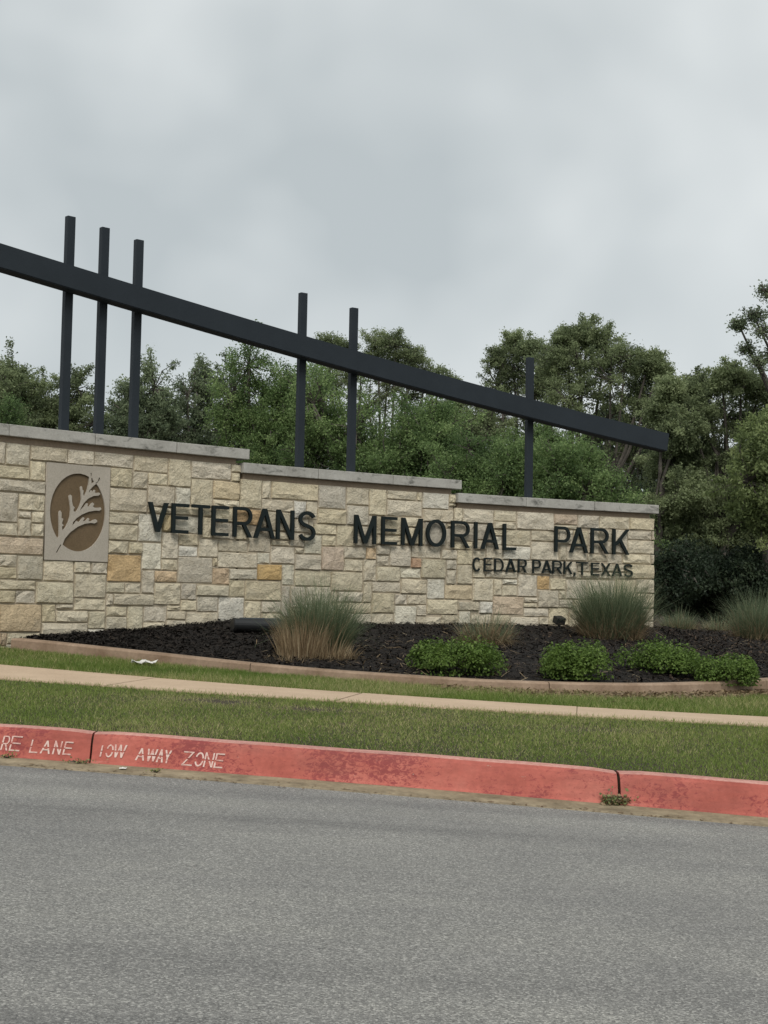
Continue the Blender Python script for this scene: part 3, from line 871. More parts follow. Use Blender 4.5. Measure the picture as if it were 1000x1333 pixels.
RIGHTP = oval(48, -124) + [(360, 930), (420, 860), (500, 800), (580, 765), (650, 755), (690, 760), (715, 745), (718, 730), (700, 715), (675, 722), (650, 740), (620, 735), (632, 712), (618, 703), (600, 725), (575, 740), (560, 735), (578, 705), (565, 695), (545, 715), (525, 745), (505, 745), (490, 735), (465, 770), (445, 788), (450, 750), (490, 705), (550, 665), (620, 635), (690, 622), (745, 622), (765, 605), (755, 585), (725, 590), (690, 590), (670, 575), (685, 550), (668, 535), (650, 550), (632, 578), (610, 575), (615, 545), (600, 543), (575, 580), (545, 605), (527, 635), (535, 600), (570, 540), (620, 490), (680, 462), (735, 458), (752, 440), (738, 425), (710, 430), (690, 425), (698, 402), (685, 396), (668, 420), (655, 425), (660, 405), (648, 400), (625, 435), (630, 405), (665, 365)]
GROOVES = [[(322, 1000), (300, 1040), (280, 1082), (262, 1084), (285, 1040), (312, 992)],
           [(645, 212), (656, 214), (657, 262), (648, 264)], [(652, 268), (664, 268), (668, 292), (684, 300), (670, 328), (655, 324)],
           [(738, 262), (750, 264), (746, 292), (722, 318), (706, 330), (700, 322), (724, 304)]]
cu = bpy.data.curves.new('plaque_outline', 'CURVE'); cu.dimensions = '2D'; cu.fill_mode = 'BOTH'; cu.extrude = 0.5
def spline(pts):
    s = cu.splines.new('POLY'); s.points.add(len(pts) - 1); s.use_cyclic_u = True
    for i, (u, v) in enumerate(pts): s.points[i].co = (u / 1000, v / 1000, 0, 1)
spline([(155, 120), (855, 120), (855, 1168), (155, 1168)])
for poly in [LEFTP, RIGHTP] + GROOVES: spline([skew(p) for p in poly])
tmp = bpy.data.objects.new('tmp', cu); COL.objects.link(tmp)
dg = bpy.context.evaluated_depsgraph_get(); dg.update()
pm = bpy.data.meshes.new_from_object(tmp.evaluated_get(dg))
bpy.data.objects.remove(tmp, do_unlink=True); bpy.data.curves.remove(cu)
for v in pm.vertices:
    v.co = plq(v.co.x * 1000, v.co.y * 1000, 0.0 if v.co.z > 0 else 0.018)
pm.materials.clear()
bmt = bmesh.new(); bmt.from_mesh(pm); bmesh.ops.recalc_face_normals(bmt, faces=bmt.faces[:]); bmt.to_mesh(pm); bmt.free()
pm.name = 'plaque'
plaque = link('plaque', pm, M['plaque'], wall)
mb = MB(); wall_block(mb, PL[0] + 0.004, PL[1] - 0.004, FACE + 0.0125, FACE + 0.05, PL[2] + 0.004, PL[3] - 0.004)
emb = mb.build('emblem', M['brown'], plaque)
plaque['label'] = 'square cast plaque with a brown oval leaf emblem'

# ---- metal letters, each on short standoffs
def word(chars, hgt, t, depth, stand):
    for ch, a, b, yt, yb in chars:
        ym = (yt + yb) / 2
        off = FACE - stand - depth
        s0, s1 = wall_hit(a, ym, off)[0], wall_hit(b, ym, off)[0]
        sm = (s0 + s1) / 2; xm = (a + b) / 2
        zb = wall_hit(xm, yb, off)[1]; zt = wall_hit(xm, yt, off)[1]
        w, h = s1 - s0, zt - zb
        if ch == ',': h = hgt
        P0 = Vector(wall_pt(sm, FACE - stand, 0)); p = PHI0 - KAP * sm
        T = Vector((math.cos(p), math.sin(p), 0)); Nn = Vector((math.sin(p), -math.cos(p), 0))
        def xf(gx, gy, n):
            return P0 + T * (gx - w / 2) + Nn * n + Vector((0, 0, zb + gy))
        mb = letter_mesh('letter', glyph(ch, w, h, t), depth, xf)
        if ch in 'ERNMPKLD': pins = ((t / 2, h * .2), (t / 2, h * .8))
        elif ch in 'IT': pins = ((w / 2, h * .2), (w / 2, h * .8))
        elif ch in 'OCS': pins = ((w / 2, t * .42), (w / 2, h - t * .42))
        elif ch in 'AX': pins = ((w / 2, h * (.30 if ch == 'A' else .5)),)
        else: pins = ((w / 2, h * .08),)
        for fx, fy in pins:     # standoff pins
            q = xf(fx, fy, 0.0); mb.tube([q, q - Nn * (stand + 0.02)], 0.004, 5)
        mb.build('letter', M['letter'], wall)
def band(px, pts):
    return float(np.interp(px, [p[0] for p in pts], [p[1] for p in pts]))
TOPS = [(195, 653.3), (310, 659.7), (412, 666.5), (462, 670), (545, 675), (672, 682.5), (725, 685), (820, 689.5)]
BOTS = [(195, 691.7), (305, 698.7), (412, 704.5), (465, 707.2), (550, 710.7), (672, 716.5), (728, 718.5), (820, 722.5)]
def row(txt, x0, y0, k, spans, tops=TOPS, bots=BOTS):
    out = []
    for ch, (a, b) in zip(txt, spans):
        pa, pb = x0 + a / k, x0 + b / k; pmid = (pa + pb) / 2
        out.append((ch, pa, pb, band(pmid, tops), band(pmid, bots)))
    return out
big = row('VETERANS', 180, 640, 4.167, [(57, 165), (187, 275), (295, 390), (402, 492), (520, 622), (632, 745), (753, 848), (873, 965)])
big += row('MEMORIAL', 450, 660, 4.35, [(53, 175), (207, 293), (322, 437), (460, 572), (602, 705), (730, 750), (772, 872), (895, 968)])
big += row('PARK', 600, 670, 3.846, [(473, 550), (548, 640), (655, 742), (763, 845)])
word(big, 0.30, 0.038, 0.03, 0.03)
T2 = [(616, 725.4), (680, 728), (740, 730.7), (824, 734.6)]
B2 = [(616, 743.6), (680, 745.4), (740, 747.5), (824, 751.2)]
small = row('CEDARPARK,TEXAS', 600, 670, 3.846, [(62, 103), (117, 155), (170, 217), (226, 277), (288, 332), (360, 403), (406, 457), (462, 509), (517, 562), (564, 576), (580, 640), (655, 695), (704, 751), (759, 811), (818, 863)], T2, B2)
word(small, 0.15, 0.021, 0.018, 0.02)

# ------------------------------------------------------------------ steel beam and posts on the wall
steel = empty('steel_frame', wall_pt(2.5, 0.26, ZC + 1.4))
tag(steel, 'dark steel beam sloping down across six slim posts above the stone wall', 'steel frame')
PO = 0.27
for px_t, py_t, px_b, capi in ((91.5, 282, 86, 0), (136.5, 296.5, 131, 0), (181, 312.5, 174.5, 0), (394.5, 381.5, 389.5, 1), (461, 401, 456, 1), (690, 465.5, 687.5, 2)):
    s, zt = wall_hit(px_t, py_t, PO)
    zb = ZC + CAPZ[capi][0] + 0.001
    mb = MB(); wall_block(mb, s - 0.042, s + 0.042, PO - 0.03, PO + 0.03, zb, zt, 2)
    mb.build('post', M['steel'], steel, bevel=0.005)
bo0, bo1 = PO - 0.032 - 0.16, PO - 0.032
bt = [(-6, 314), (45, 330.5), (95, 345), (185, 372.5), (275, 400), (385, 433.5), (470, 459), (580, 488.5), (690, 518.5), (780, 541.5), (872, 564.5)]
bs = [wall_hit(x, y, bo0) for x, y in bt]
sv = np.array([b[0] for b in bs]); zv = np.array([b[1] for b in bs])
pf = np.polyfit(sv, zv, 3)
send = sv[-1]
ss = np.linspace(-1.9, send, 40)
zz_ = np.where(ss < sv[0], np.polyval(pf, sv[0]) + np.polyval(np.polyder(pf), sv[0]) * (ss - sv[0]), np.polyval(pf, ss))
sl = np.gradient(zz_, ss)
HB = 0.225
V = []; Fc = []
for s, z, g in zip(ss, zz_, sl):
    nv = Vector((g, -1)).normalized() * HB          # down, perpendicular to the slope
    for (o, du, dz) in ((bo0, 0, 0), (bo1, 0, 0), (bo1, nv.x, nv.y), (bo0, nv.x, nv.y)):
        V.append(wall_pt(s + du, o, z + dz))
n = len(ss)
for i in range(n - 1):
    for k in range(4):
        k2 = (k + 1) % 4; Fc.append((4 * i + k, 4 * i + k2, 4 * i + 4 + k2, 4 * i + 4 + k))
Fc += [(3, 2, 1, 0), tuple(4 * n - 4 + k for k in range(4))]
bm_ = mesh_py('beam', V, Fc)
bmt = bmesh.new(); bmt.from_mesh(bm_); bmesh.ops.recalc_face_normals(bmt, faces=bmt.faces[:])
bmesh.ops.bevel(bmt, geom=[e for e in bmt.edges if len(e.link_faces) == 2 and e.calc_face_angle() > 0.5], offset=0.008, segments=2, affect='EDGES'); bmt.to_mesh(bm_); bmt.free()
link('beam', bm_, M['steel'], steel)

# ------------------------------------------------------------------ planting bed: edging, mulch
EDGE_PX = [(14, 831, 12.66), (55, 834.5, 12.53), (100, 839.5, 12.4), (200, 850, 12.15), (300, 861, 11.9), (400, 870.5, 11.7), (500, 877.5, 11.55), (620, 885, 11.45), (700, 888, 11.5), (790, 890, 11.62), (850, 890.5, 11.8), (910, 889, 12.1), (960, 887, 12.45), (1000, 884.5, 12.8), (1060, 880, 13.4), (1120, 874, 14.4), (1160, 868, 15.8), (1180, 860, 17.6)]
EP = np.array([at(*e) for e in EDGE_PX])
# smooth path
tt = np.concatenate([[0], np.cumsum(np.linalg.norm(np.diff(EP[:, :2], axis=0), axis=1))])
tq = np.linspace(0, tt[-1], 90)
def smooth(a):
    v = np.interp(tq, tt, a); k = np.array([1, 2, 3, 2, 1]) / 9
    vp = np.concatenate([[2 * v[0] - v[2], 2 * v[0] - v[1]], v, [2 * v[-1] - v[-2], 2 * v[-1] - v[-3]]])
    return np.convolve(vp, k, 'valid')
EX, EY, EZ = smooth(EP[:, 0]), smooth(EP[:, 1]), smooth(EP[:, 2])
tx, ty = np.gradient(EX), np.gradient(EY); ln = np.hypot(tx, ty); nx_, ny_ = -ty / ln, tx / ln     # towards the bed
edging = empty('bed_edging', (EX[40], EY[40], EZ[40])); edging['kind'] = 'structure'
EW = 0.14
cuts = [0, 16, 33, 50, 62, 74, 89]
for a, b in zip(cuts[:-1], cuts[1:]):
    V = []; Fc = []
    for i in range(a, b + 1):
        g = (0.004 if i == a else -0.004 if i == b else 0)
        for d, h in ((-0.012, -0.25), (0.0, -0.014), (0.014, 0.0), (EW - 0.012, 0.002), (EW, -0.01), (EW, -0.25)):
            V.append((EX[i] + nx_[i] * d + tx[i] / ln[i] * g, EY[i] + ny_[i] * d + ty[i] / ln[i] * g, EZ[i] + h))
    n = b - a + 1
    for i in range(n - 1):
        for k in range(5): Fc.append((i * 6 + k, (i + 1) * 6 + k, (i + 1) * 6 + k + 1, i * 6 + k + 1))
    Fc += [tuple(range(5, -1, -1)), tuple((n - 1) * 6 + k for k in range(6))]
    me = mesh_py('edging_piece', V, Fc)
    bmt = bmesh.new(); bmt.from_mesh(me); bmesh.ops.recalc_face_normals(bmt, faces=bmt.faces[:]); bmt.to_mesh(me); bmt.free()
    link('edging_piece', me, M['edging'], edging)

# bed surface: from the edging to the wall foot and round its right end
BACK_PX = [(40, 831, None), (60, 828.5, None), (100, 825, None), (150, 821.5, None), (200, 818, None), (300, 807, None), (455, 811, None), (540, 812.2, None), (664, 813.2, None), (740, 815, None), (850, 817, None), (870, 818, 19.4), (930, 820, 20.2), (1000, 822, 20.5), (1080, 824, 20.5), (1200, 826, 20)]
BP = []
for x, y, D in BACK_PX:
    if D is None:
        s, z = wall_hit(x, y, FACE + 0.02); BP.append(wall_pt(s, FACE + 0.03, z))
    else: BP.append(tuple(at(x, y, D)))
BP = np.array(BP)
# pair by parameter
nb = 90
fx = np.concatenate([[0], np.cumsum(np.linalg.norm(np.diff(BP[:, :2], axis=0), axis=1))]); fx /= fx[-1]
u = np.linspace(0, 1, nb)
BX, BY, BZ = [np.interp(u, fx, BP[:, k]) for k in range(3)]
nr = 26
bed = np.zeros((nr, nb, 3))
for j in range(nr):
    t = j / (nr - 1); e = t ** 0.8
    bed[j, :, 0] = (EX + nx_ * (EW - 0.02)) * (1 - t) + BX * t
    bed[j, :, 1] = (EY + ny_ * (EW - 0.02)) * (1 - t) + BY * t
    bed[j, :, 2] = (EZ - 0.035) * (1 - e) + BZ * e + (RNG.normal(0, 0.012, nb) if 0 < j < nr - 1 else 0)
def bed_at(uu, tv):
    i = np.clip(uu, 0, 1) * (nb - 1); j = np.clip(tv, 0, 1) * (nr - 1)
    i0_ = np.minimum(i.astype(int), nb - 2); j0_ = np.minimum(j.astype(int), nr - 2); a = (i - i0_)[:, None]; b = (j - j0_)[:, None]
    return (bed[j0_, i0_] * (1 - a) + bed[j0_, i0_ + 1] * a) * (1 - b) + (bed[j0_ + 1, i0_] * (1 - a) + bed[j0_ + 1, i0_ + 1] * a) * b
Fc = [(j * nb + i, j * nb + i + 1, (j + 1) * nb + i + 1, (j + 1) * nb + i) for j in range(nr - 1) for i in range(nb - 1)]
o = link('mulch_bed', mesh_np('mulch_bed', bed.reshape(-1, 3), Fc, smooth=True), M['mulchbase']); o['kind'] = 'structure'
bedflat = bed.reshape(-1, 3)
def bed_z(x, y):
    d = (bedflat[:, 0] - x) ** 2 + (bedflat[:, 1] - y) ** 2
    k = np.argsort(d)[:4]; w = 1 / (d[k] + 1e-4)
    return float((bedflat[k, 2] * w).sum() / w.sum())

def chips(n, pts, lmin, lmax, wd, tint, flat=0.35):
    """n loose flat flakes"""
    n = len(pts); a = RNG.uniform(0, 2 * math.pi, n); pit = RNG.normal(0, flat, n); L = RNG.uniform(lmin, lmax, n); Wd = L * RNG.uniform(*wd, n)
    d = np.stack([np.cos(a) * np.cos(pit), np.sin(a) * np.cos(pit), np.sin(pit)], 1)
    sd_ = np.stack([-np.sin(a), np.cos(a), RNG.normal(0, flat, n)], 1); sd_ /= np.linalg.norm(sd_, axis=1)[:, None]
    c = pts
    V = np.stack([c - d * L[:, None] / 2 - sd_ * Wd[:, None] / 2, c + d * L[:, None] / 2 - sd_ * Wd[:, None] / 3, c + d * L[:, None] / 2 + sd_ * Wd[:, None] / 2, c - d * L[:, None] / 2 + sd_ * Wd[:, None] / 3], 1).reshape(-1, 3)
    Fq = np.arange(4 * n).reshape(n, 4)
    return V, Fq, np.repeat(tint, 4)
nch = 70000
uu, tv = RNG.uniform(0, 1, nch), RNG.uniform(0.0, 1, nch)
pp = bed_at(uu, tv); pp[:, 2] += RNG.uniform(0.0, 0.025, nch)
V, Fq, T = chips(nch, pp, 0.012, 0.05, (0.12, 0.5), np.clip(RNG.beta(1.2, 3.2, nch) * (0.7 + 0.9 * uu), 0, 1))
o = link('mulch_chips', mesh_np('mulch_chips', V, Fq, T), M['mulch']); o['kind'] = 'stuff'
nch = 900
uu = np.clip(np.concatenate([RNG.normal(0.30, 0.06, nch // 2), RNG.uniform(0.4, 1, nch - nch // 2)]), 0, 1); tv = np.concatenate([RNG.beta(1.2, 3, nch // 2), RNG.uniform(0, 0.7, nch - nch // 2)])
pp = bed_at(uu, tv); pp[:, 2] += RNG.uniform(0.01, 0.03, nch)
V, Fq, T = chips(nch, pp, 0.04, 0.14, (0.04, 0.1), RNG.uniform(0, 1, nch) ** 1.5, 0.2)
o = link('dead_grass_straw', mesh_np('dead_grass_straw', V, Fq, T), M['dry']); o['kind'] = 'stuff'

# ------------------------------------------------------------------ blades
def blades(base, h, lean, wd, tint, segs=2, droop=0.3, az=None, wild=0.0):
    """grass blades as tapered strips: base (n,3), heights, lean (radians), widths"""
    n = len(base)
    az = RNG.uniform(0, 2 * math.pi, n) if az is None else az
    d = np.stack([np.cos(az), np.sin(az), np.zeros(n)], 1); side = np.stack([-np.sin(az), np.cos(az), np.zeros(n)], 1)
    rot = RNG.uniform(-1.2, 1.2, n)[:, None]; side = side * np.cos(rot) + d * np.sin(rot)
    V = []
    pos = base.copy(); ang = lean.copy()
    for k in range(segs + 1):
        f = k / segs; w = (wd * (1 - f * 0.9))[:, None] / 2
        V += [pos - side * w, pos + side * w] if k < segs else [pos]
        st = (h / segs)[:, None]
        pos = pos + (d * np.sin(ang)[:, None] + np.array([0, 0, 1]) * np.cos(ang)[:, None]) * st
        ang = ang + droop / segs * (0.5 + RNG.random(n)) * (1 + wild * RNG.normal(0, 1, n))
    nv = 2 * segs + 1
    V = np.stack(V, 1).reshape(-1, 3)
    b = (np.arange(n) * nv)[:, None]
    tris = []
    for k in range(segs):
        if k < segs - 1: tris += [b + np.array([[2 * k, 2 * k + 1, 2 * k + 3]]), b + np.array([[2 * k, 2 * k + 3, 2 * k + 2]])]
        else: tris += [b + np.array([[2 * k, 2 * k + 1, 2 * k + 2]])]
    return V, np.concatenate(tris), np.repeat(tint, nv)

def vnoise(x, y, sc, seed=0):
    r = np.random.default_rng(seed); out = np.zeros_like(x)
    for k in range(6):
        a = r.uniform(0, 6.28); f = sc * r.uniform(0.6, 1.9)
        out += np.sin((x * math.cos(a) + y * math.sin(a)) * f + r.uniform(0, 6.28)) / 6
    return out

def turf(name, x, y, hmin, hmax, bare=None, shift=0.0):
    p = vnoise(x, y, 1.6, 3) * 0.6 + vnoise(x, y, 6, 5) * 0.6
    keep = np.ones(len(x), bool)
    if bare is not None: keep = RNG.random(len(x)) > bare(x, y)
    x, y, p = x[keep], y[keep], p[keep]; n = len(x)
    base = np.stack([x, y, ground_z(x, y) - 0.004], 1)
    h = RNG.uniform(hmin, hmax, n) * (1 + 0.35 * p)
    dryp = np.clip(0.2 + 0.6 * vnoise(x, y, 2.6, 9) + (bare(x, y) * 0.9 if bare is not None else 0), 0.03, 0.9)
    t = np.where(RNG.random(n) < dryp, RNG.uniform(0.65, 1.0, n), np.clip(RNG.normal(0.34 + shift + 0.30 * p, 0.16, n), 0, 0.66))
    V, Fq, T = blades(base, h, RNG.uniform(0.35, 1.3, n), RNG.uniform(0.0035, 0.0065, n), t, 1, 0.0)
    o = link(name, mesh_np(name, V, Fq, T), M['turf']); o['kind'] = 'stuff'
def sample_strip(n, xa, xb, y0, y1):
    x = RNG.uniform(xa, xb, n); t = RNG.random(n); return x, y0(x) * (1 - t) + y1(x) * t
# verge between kerb and sidewalk, thin dry patches towards the walk
c1 = at(590, 916, 8.9); c2 = at(330, 908, 9.0)
def bare_verge(x, y):
    v = 1.0 * np.exp(-(((x + 1.05) / 0.32) ** 2 + ((y - 8.92) / 0.13) ** 2)) + 0.95 * np.exp(-(((x + 0.45) / 0.42) ** 2 + ((y - 8.74) / 0.12) ** 2)) + 0.45 * np.exp(-(((x - 1.3) / 0.6) ** 2 + ((y - 8.35) / 0.15) ** 2))
    return np.clip(v * (0.75 + 0.5 * vnoise(x, y, 14, 21)) + 0.05 + 0.14 * vnoise(x, y, 5, 2), 0, 0.92)
xa, ya = sample_strip(230000, -3.6, 3.6, lambda x: L_kerb.y(x) + 0.015, lambda x: L_wn.y(x) + 0.01)
xb, yb = sample_strip(45000, -9, 9, lambda x: L_kerb.y(x) + 0.015, lambda x: L_wn.y(x) + 0.01)
kb = abs(xb) > 3.6
turf('verge_grass', np.concatenate([xa, xb[kb]]), np.concatenate([ya, yb[kb]]), 0.014, 0.034, bare_verge)
def fringe(x): return L_kerb.y(x)
# creeping edge over the sidewalk and kerb
xa = RNG.uniform(-4, 4, 5200); ya = L_wn.y(xa) + np.abs(RNG.normal(0, 0.035, 5200)) * (0.6 + 0.6 * vnoise(xa, xa * 0, 5, 8))
turf('sidewalk_edge_grass', xa, ya, 0.02, 0.05)
# strip between sidewalk and bed
def edge_y(x): return np.interp(x, EX[:70], EY[:70])
def bare_bed(x, y):
    d = edge_y(x) - y
    k = 1 / (1 + np.exp(-(x - 0.6) * 3.0))
    return np.clip(k * np.exp(-(d / 0.5) ** 4) * (0.95 + 0.35 * vnoise(x, y, 7, 31)) + 0.05, 0, 0.97)
xa, ya = sample_strip(120000, -3.42, 3.9, lambda x: L_wf.y(x) - 0.02, lambda x: np.where(x < EX[0], 12.65, edge_y(x) - 0.02))
turf('bed_edge_grass', xa, ya, 0.03, 0.065, bare_bed, -0.14)
xa, ya = sample_strip(16000, -8, -3.3, lambda x: L_wf.y(x), lambda x: np.full_like(x, 12.2) + (x + 3.3) * 0.9)
turf('lawn_grass', xa[ya > L_wf.y(xa)], ya[ya > L_wf.y(xa)], 0.03, 0.065)
xa, ya = sample_strip(16000, 3.9, 9, lambda x: L_wf.y(x), lambda x: np.full_like(x, 12.4) + np.minimum(x - 3.9, 1.5) * 3)
turf('corner_grass', xa[ya > L_wf.y(xa)], ya[ya > L_wf.y(xa)], 0.03, 0.065)
nd = 450
xg = RNG.uniform(-3.2, 3.2, nd); yg = L_kerb.y(xg) - KW - 0.22 + RNG.normal(0, 0.035, nd) * (0.6 + vnoise(xg, xg * 0, 4, 12))
pp = np.stack([xg, yg, ground_z(xg, yg) + RNG.uniform(0.002, 0.008, nd)], 1)
V, Fq, T = chips(0, pp, 0.006, 0.026, (0.2, 0.7), np.clip(RNG.beta(1.2, 3, nd), 0, 1), 0.15)
o = link('gutter_debris', mesh_np('gutter_debris', V, Fq, T * 0.5), M['dry']); o['kind'] = 'stuff'
# leaf litter and bare soil crumbs on the bare right strip
nl = 2600
xa = RNG.uniform(0.4, 3.6, nl); ya = edge_y(xa) - 0.03 - np.abs(RNG.normal(0, 0.25, nl))
k = ya > L_wf.y(xa) + 0.1; xa, ya = xa[k], ya[k]
pp = np.stack([xa, ya, ground_z(xa, ya) + RNG.uniform(0.004, 0.03, len(xa))], 1)
V, Fq, T = chips(0, pp, 0.02, 0.06, (0.2, 0.6), np.clip(RNG.beta(1.5, 3, len(xa)), 0, 1))
o = link('leaf_litter', mesh_np('leaf_litter', V, Fq, T * 0.7), M['dry']); o['kind'] = 'stuff'

# ------------------------------------------------------------------ ornamental grasses
def orn_grass(px, py, D, rad, hgt, n_green, n_dry, label, dry_h=0.55, dry_dx=0.0, wob=0.42, green_dx=0.0, tall=1.0):
    b = at(px, py, D); zb = bed_z(b[0], b[1]) if D < 19 else b[2]
    b[2] = zb
    root = empty('ornamental_grass', b); tag(root, label, 'ornamental grass', 'ornamental grasses in the mulch bed')
    def tuft(name, n, h0, h1, mat, dx, rr, lean, dr):
        a = RNG.uniform(0, 2 * math.pi, n); r = rr * np.sqrt(RNG.random(n))
        base = np.stack([b[0] + dx + r * np.cos(a), b[1] + r * np.sin(a) * 0.8, np.full(n, zb - 0.02)], 1)
        ln_ = lean * (0.25 + r / rr) * RNG.uniform(0.3, 1.2, n)
        az = a + RNG.normal(0, 0.9, n); ln_ = np.abs(ln_ + RNG.normal(0, 0.1, n))
        V, Fq, T = blades(base, RNG.uniform(h0, h1, n) * (1 - 0.2 * r / rr) * (1 + 0.12 * np.sin(a * 5 + b[0])), ln_, RNG.uniform(0.0035, 0.0085, n), np.clip(RNG.normal(0.45, 0.27, n), 0, 1), 4, dr * 1.4, az, 1.2)
        link(name, mesh_np(name, V, Fq, T), mat, root)
    tuft('green_blades', n_green, hgt * 0.55, hgt * 1.12, M['orn'], green_dx, rad * 0.55, wob, 0.55)
    if n_dry: tuft('dry_blades', n_dry, hgt * dry_h * 0.5, hgt * dry_h * 1.1, M['dry'], dry_dx, rad * 0.62, wob * 1.5, 0.7)
    return root
orn_grass(416, 853, 12.72, 0.42, 0.74, 3200, 0, 'grey-green grass clump with a trimmed straw-coloured front, beside the black tube light', green_dx=0.0)
gl = bpy.data.objects['ornamental_grass']
def extra_dry(root, px, py, D, rad, h, n, up_=0.35):
    b = at(px, py, D); zb = bed_z(b[0], b[1])
    a = RNG.uniform(0, 2 * math.pi, n); r = rad * np.sqrt(RNG.random(n))
    base = np.stack([b[0] + r * np.cos(a), b[1] + r * np.sin(a) * 0.7, np.full(n, zb - 0.02)], 1)
    V, Fq, T = blades(base, RNG.uniform(0.35, 1.12, n) * h * (1 - 0.3 * (r / rad) ** 2), up_ * (r / rad) * RNG.uniform(0.2, 1.3, n), RNG.uniform(0.005, 0.009, n), np.clip(RNG.normal(0.5, 0.27, n), 0, 1), 3, 0.35, a + RNG.normal(0, 0.4, n))
    link('dry_blades', mesh_np('dry_blades', V, Fq, T), M['dry'], root)
extra_dry(gl, 392, 858, 12.45, 0.20, 0.43, 1000)
extra_dry(gl, 375, 862, 12.25, 0.2, 0.13, 300, 1.3)
extra_dry(gl, 428, 860, 12.45, 0.24, 0.24, 450, 1.1)
extra_dry(gl, 405, 856, 12.6, 0.27, 0.52, 350, 0.5)
orn_grass(632, 838, 14.2, 0.36, 0.50, 350, 1100, 'small sparse tuft of straw-coloured grass between the shrubs and the wall', 0.8, wob=0.75)
orn_grass(796, 836, 15.6, 0.52, 0.88, 3600, 1800, 'largest grey-green grass clump, covering the wall below the last letters', 0.62)
orn_grass(884, 822, 19.3, 0.34, 0.42, 600, 500, 'pale low grass tuft just right of the wall end', 0.8, wob=0.6)
orn_grass(988, 830, 18.6, 0.50, 0.82, 1800, 1000, 'tall pale grass clump at the right edge of the bed', 0.7)
orn_grass(935, 824, 20.0, 0.34, 0.38, 380, 420, 'thin brownish grass tuft between the pale clumps behind the bed', 0.85, wob=0.6)
orn_grass(1075, 836, 17.5, 0.45, 0.65, 900, 600, 'grass clump beyond the right edge of the bed', 0.7)

# ------------------------------------------------------------------ low leafy shrubs
def leaf_quads(c, size, tint, nrm=None, flat=0.6):
    """leaf-shaped quads (diamonds) at points c with random tilt, optionally facing nrm"""
    n = len(c); d = RNG.normal(0, 1, (n, 3)); d /= np.linalg.norm(d, axis=1)[:, None]
    if nrm is None: nr_ = RNG.normal(0, 1, (n, 3))
    else: nr_ = nrm + RNG.normal(0, flat, (n, 3))
    s = np.cross(nr_, d); s /= np.linalg.norm(s, axis=1)[:, None] + 1e-9
    d = np.cross(s, nr_); d /= np.linalg.norm(d, axis=1)[:, None] + 1e-9
    L = size[:, None]
    V = np.stack([c - d * L * 0.5, c + s * L * 0.3, c + d * L * 0.5, c - s * L * 0.3], 1).reshape(-1, 3)
    return V, np.arange(4 * n).reshape(n, 4), np.repeat(tint, 4)
def leaf_tris(c, size, tint, up_=0.25):
    n = len(c); d = RNG.normal(0, 1, (n, 3)); d /= np.linalg.norm(d, axis=1)[:, None]
    nr_ = RNG.normal(0, 1, (n, 3)) + np.array([0, 0, up_])
    s = np.cross(nr_, d); s /= np.linalg.norm(s, axis=1)[:, None] + 1e-9
    L = size[:, None]
    V = np.stack([c - d * L * 0.4 - s * L * 0.32, c - d * L * 0.4 + s * L * 0.32, c + d * L * 0.6], 1).reshape(-1, 3)
    return V, np.arange(3 * n).reshape(n, 3), np.repeat(tint, 3)
def low_shrub(px0, px1, ytop, ybase, D, depth, label, n=4200):
    b = at((px0 + px1) / 2, ybase, D); zb = bed_z(b[0], b[1]); b[2] = zb
    hw = (px1 - px0) / 2 * D / F; hh = (at(0, ytop, D)[2] - at(0, ybase, D)[2])
    root = empty('leafy_shrub', b); tag(root, label, 'shrub', 'low green shrubs along the bed edging')
    K = 26; n = int(n * 1.7)
    cc = np.stack([RNG.uniform(-0.75, 0.75, K) * hw, RNG.uniform(-0.75, 0.75, K) * depth, RNG.uniform(0.1, 0.45, K) * hh], 1)
    rr = np.stack([RNG.uniform(0.2, 0.42, K) * hw, RNG.uniform(0.22, 0.42, K) * depth, RNG.uniform(0.3, 0.6, K) * hh], 1)
    k = RNG.integers(0, K, n); dv = RNG.normal(0, 1, (n, 3)); dv /= np.linalg.norm(dv, axis=1)[:, None]
    dv[:, 2] = np.where(RNG.random(n) < 0.8, np.abs(dv[:, 2]), dv[:, 2])
    rad_ = (0.5 + 0.55 * RNG.random(n) ** 0.6)[:, None]; rad_ = np.where(RNG.random((n, 1)) < 0.12, RNG.uniform(1.0, 1.35, (n, 1)), rad_)
    p = cc[k] + dv * rr[k] * rad_
    q = (p[:, 0] / (hw * 1.05)) ** 2 + (p[:, 1] / depth) ** 2 + (np.maximum(p[:, 2], 0) / (hh * 1.12)) ** 2
    p = p / np.maximum(1, np.sqrt(q))[:, None]
    p[:, 2] = np.maximum(p[:, 2], 0.005)
    V, Fq, T = leaf_quads(p + b, RNG.uniform(0.016, 0.036, n), np.clip(RNG.normal(0.42, 0.24, n) + 0.12 * vnoise(p[:, 0], p[:, 1], 12, 4), 0, 1), dv * 0.8 + np.array([0, 0, 0.5]), 0.6)
    link('foliage', mesh_np('foliage', V, Fq, T), M['shrub'], root)
    mb = MB()
    for _ in range(14):
        a = random.uniform(0, 6.28); r = random.uniform(0.2, 0.8)
        e = Vector((math.cos(a) * hw * r, math.sin(a) * depth * r, hh * random.uniform(0.4, 0.75)))
        mb.tube([Vector(b), Vector(b) + e * 0.5 + Vector((0, 0, 0.02)), Vector(b) + e], [0.006, 0.004, 0.002], 4)
    mb.build('stems', M['bark'], root)
low_shrub(526, 660, 829, 882, 11.95, 0.36, 'leftmost bright green leafy mound beside the sparse tan tuft', 5200)
low_shrub(699, 797, 831, 886, 12.0, 0.32, 'rounded bright green mound just in front of the largest grass clump', 4800)
low_shrub(796, 914, 827, 872, 12.8, 0.36, 'long low dark green mound behind the edging, second from the right', 4200)
low_shrub(896, 988, 839, 885, 12.5, 0.3, 'rightmost low green mound where the edging curves away', 4200)

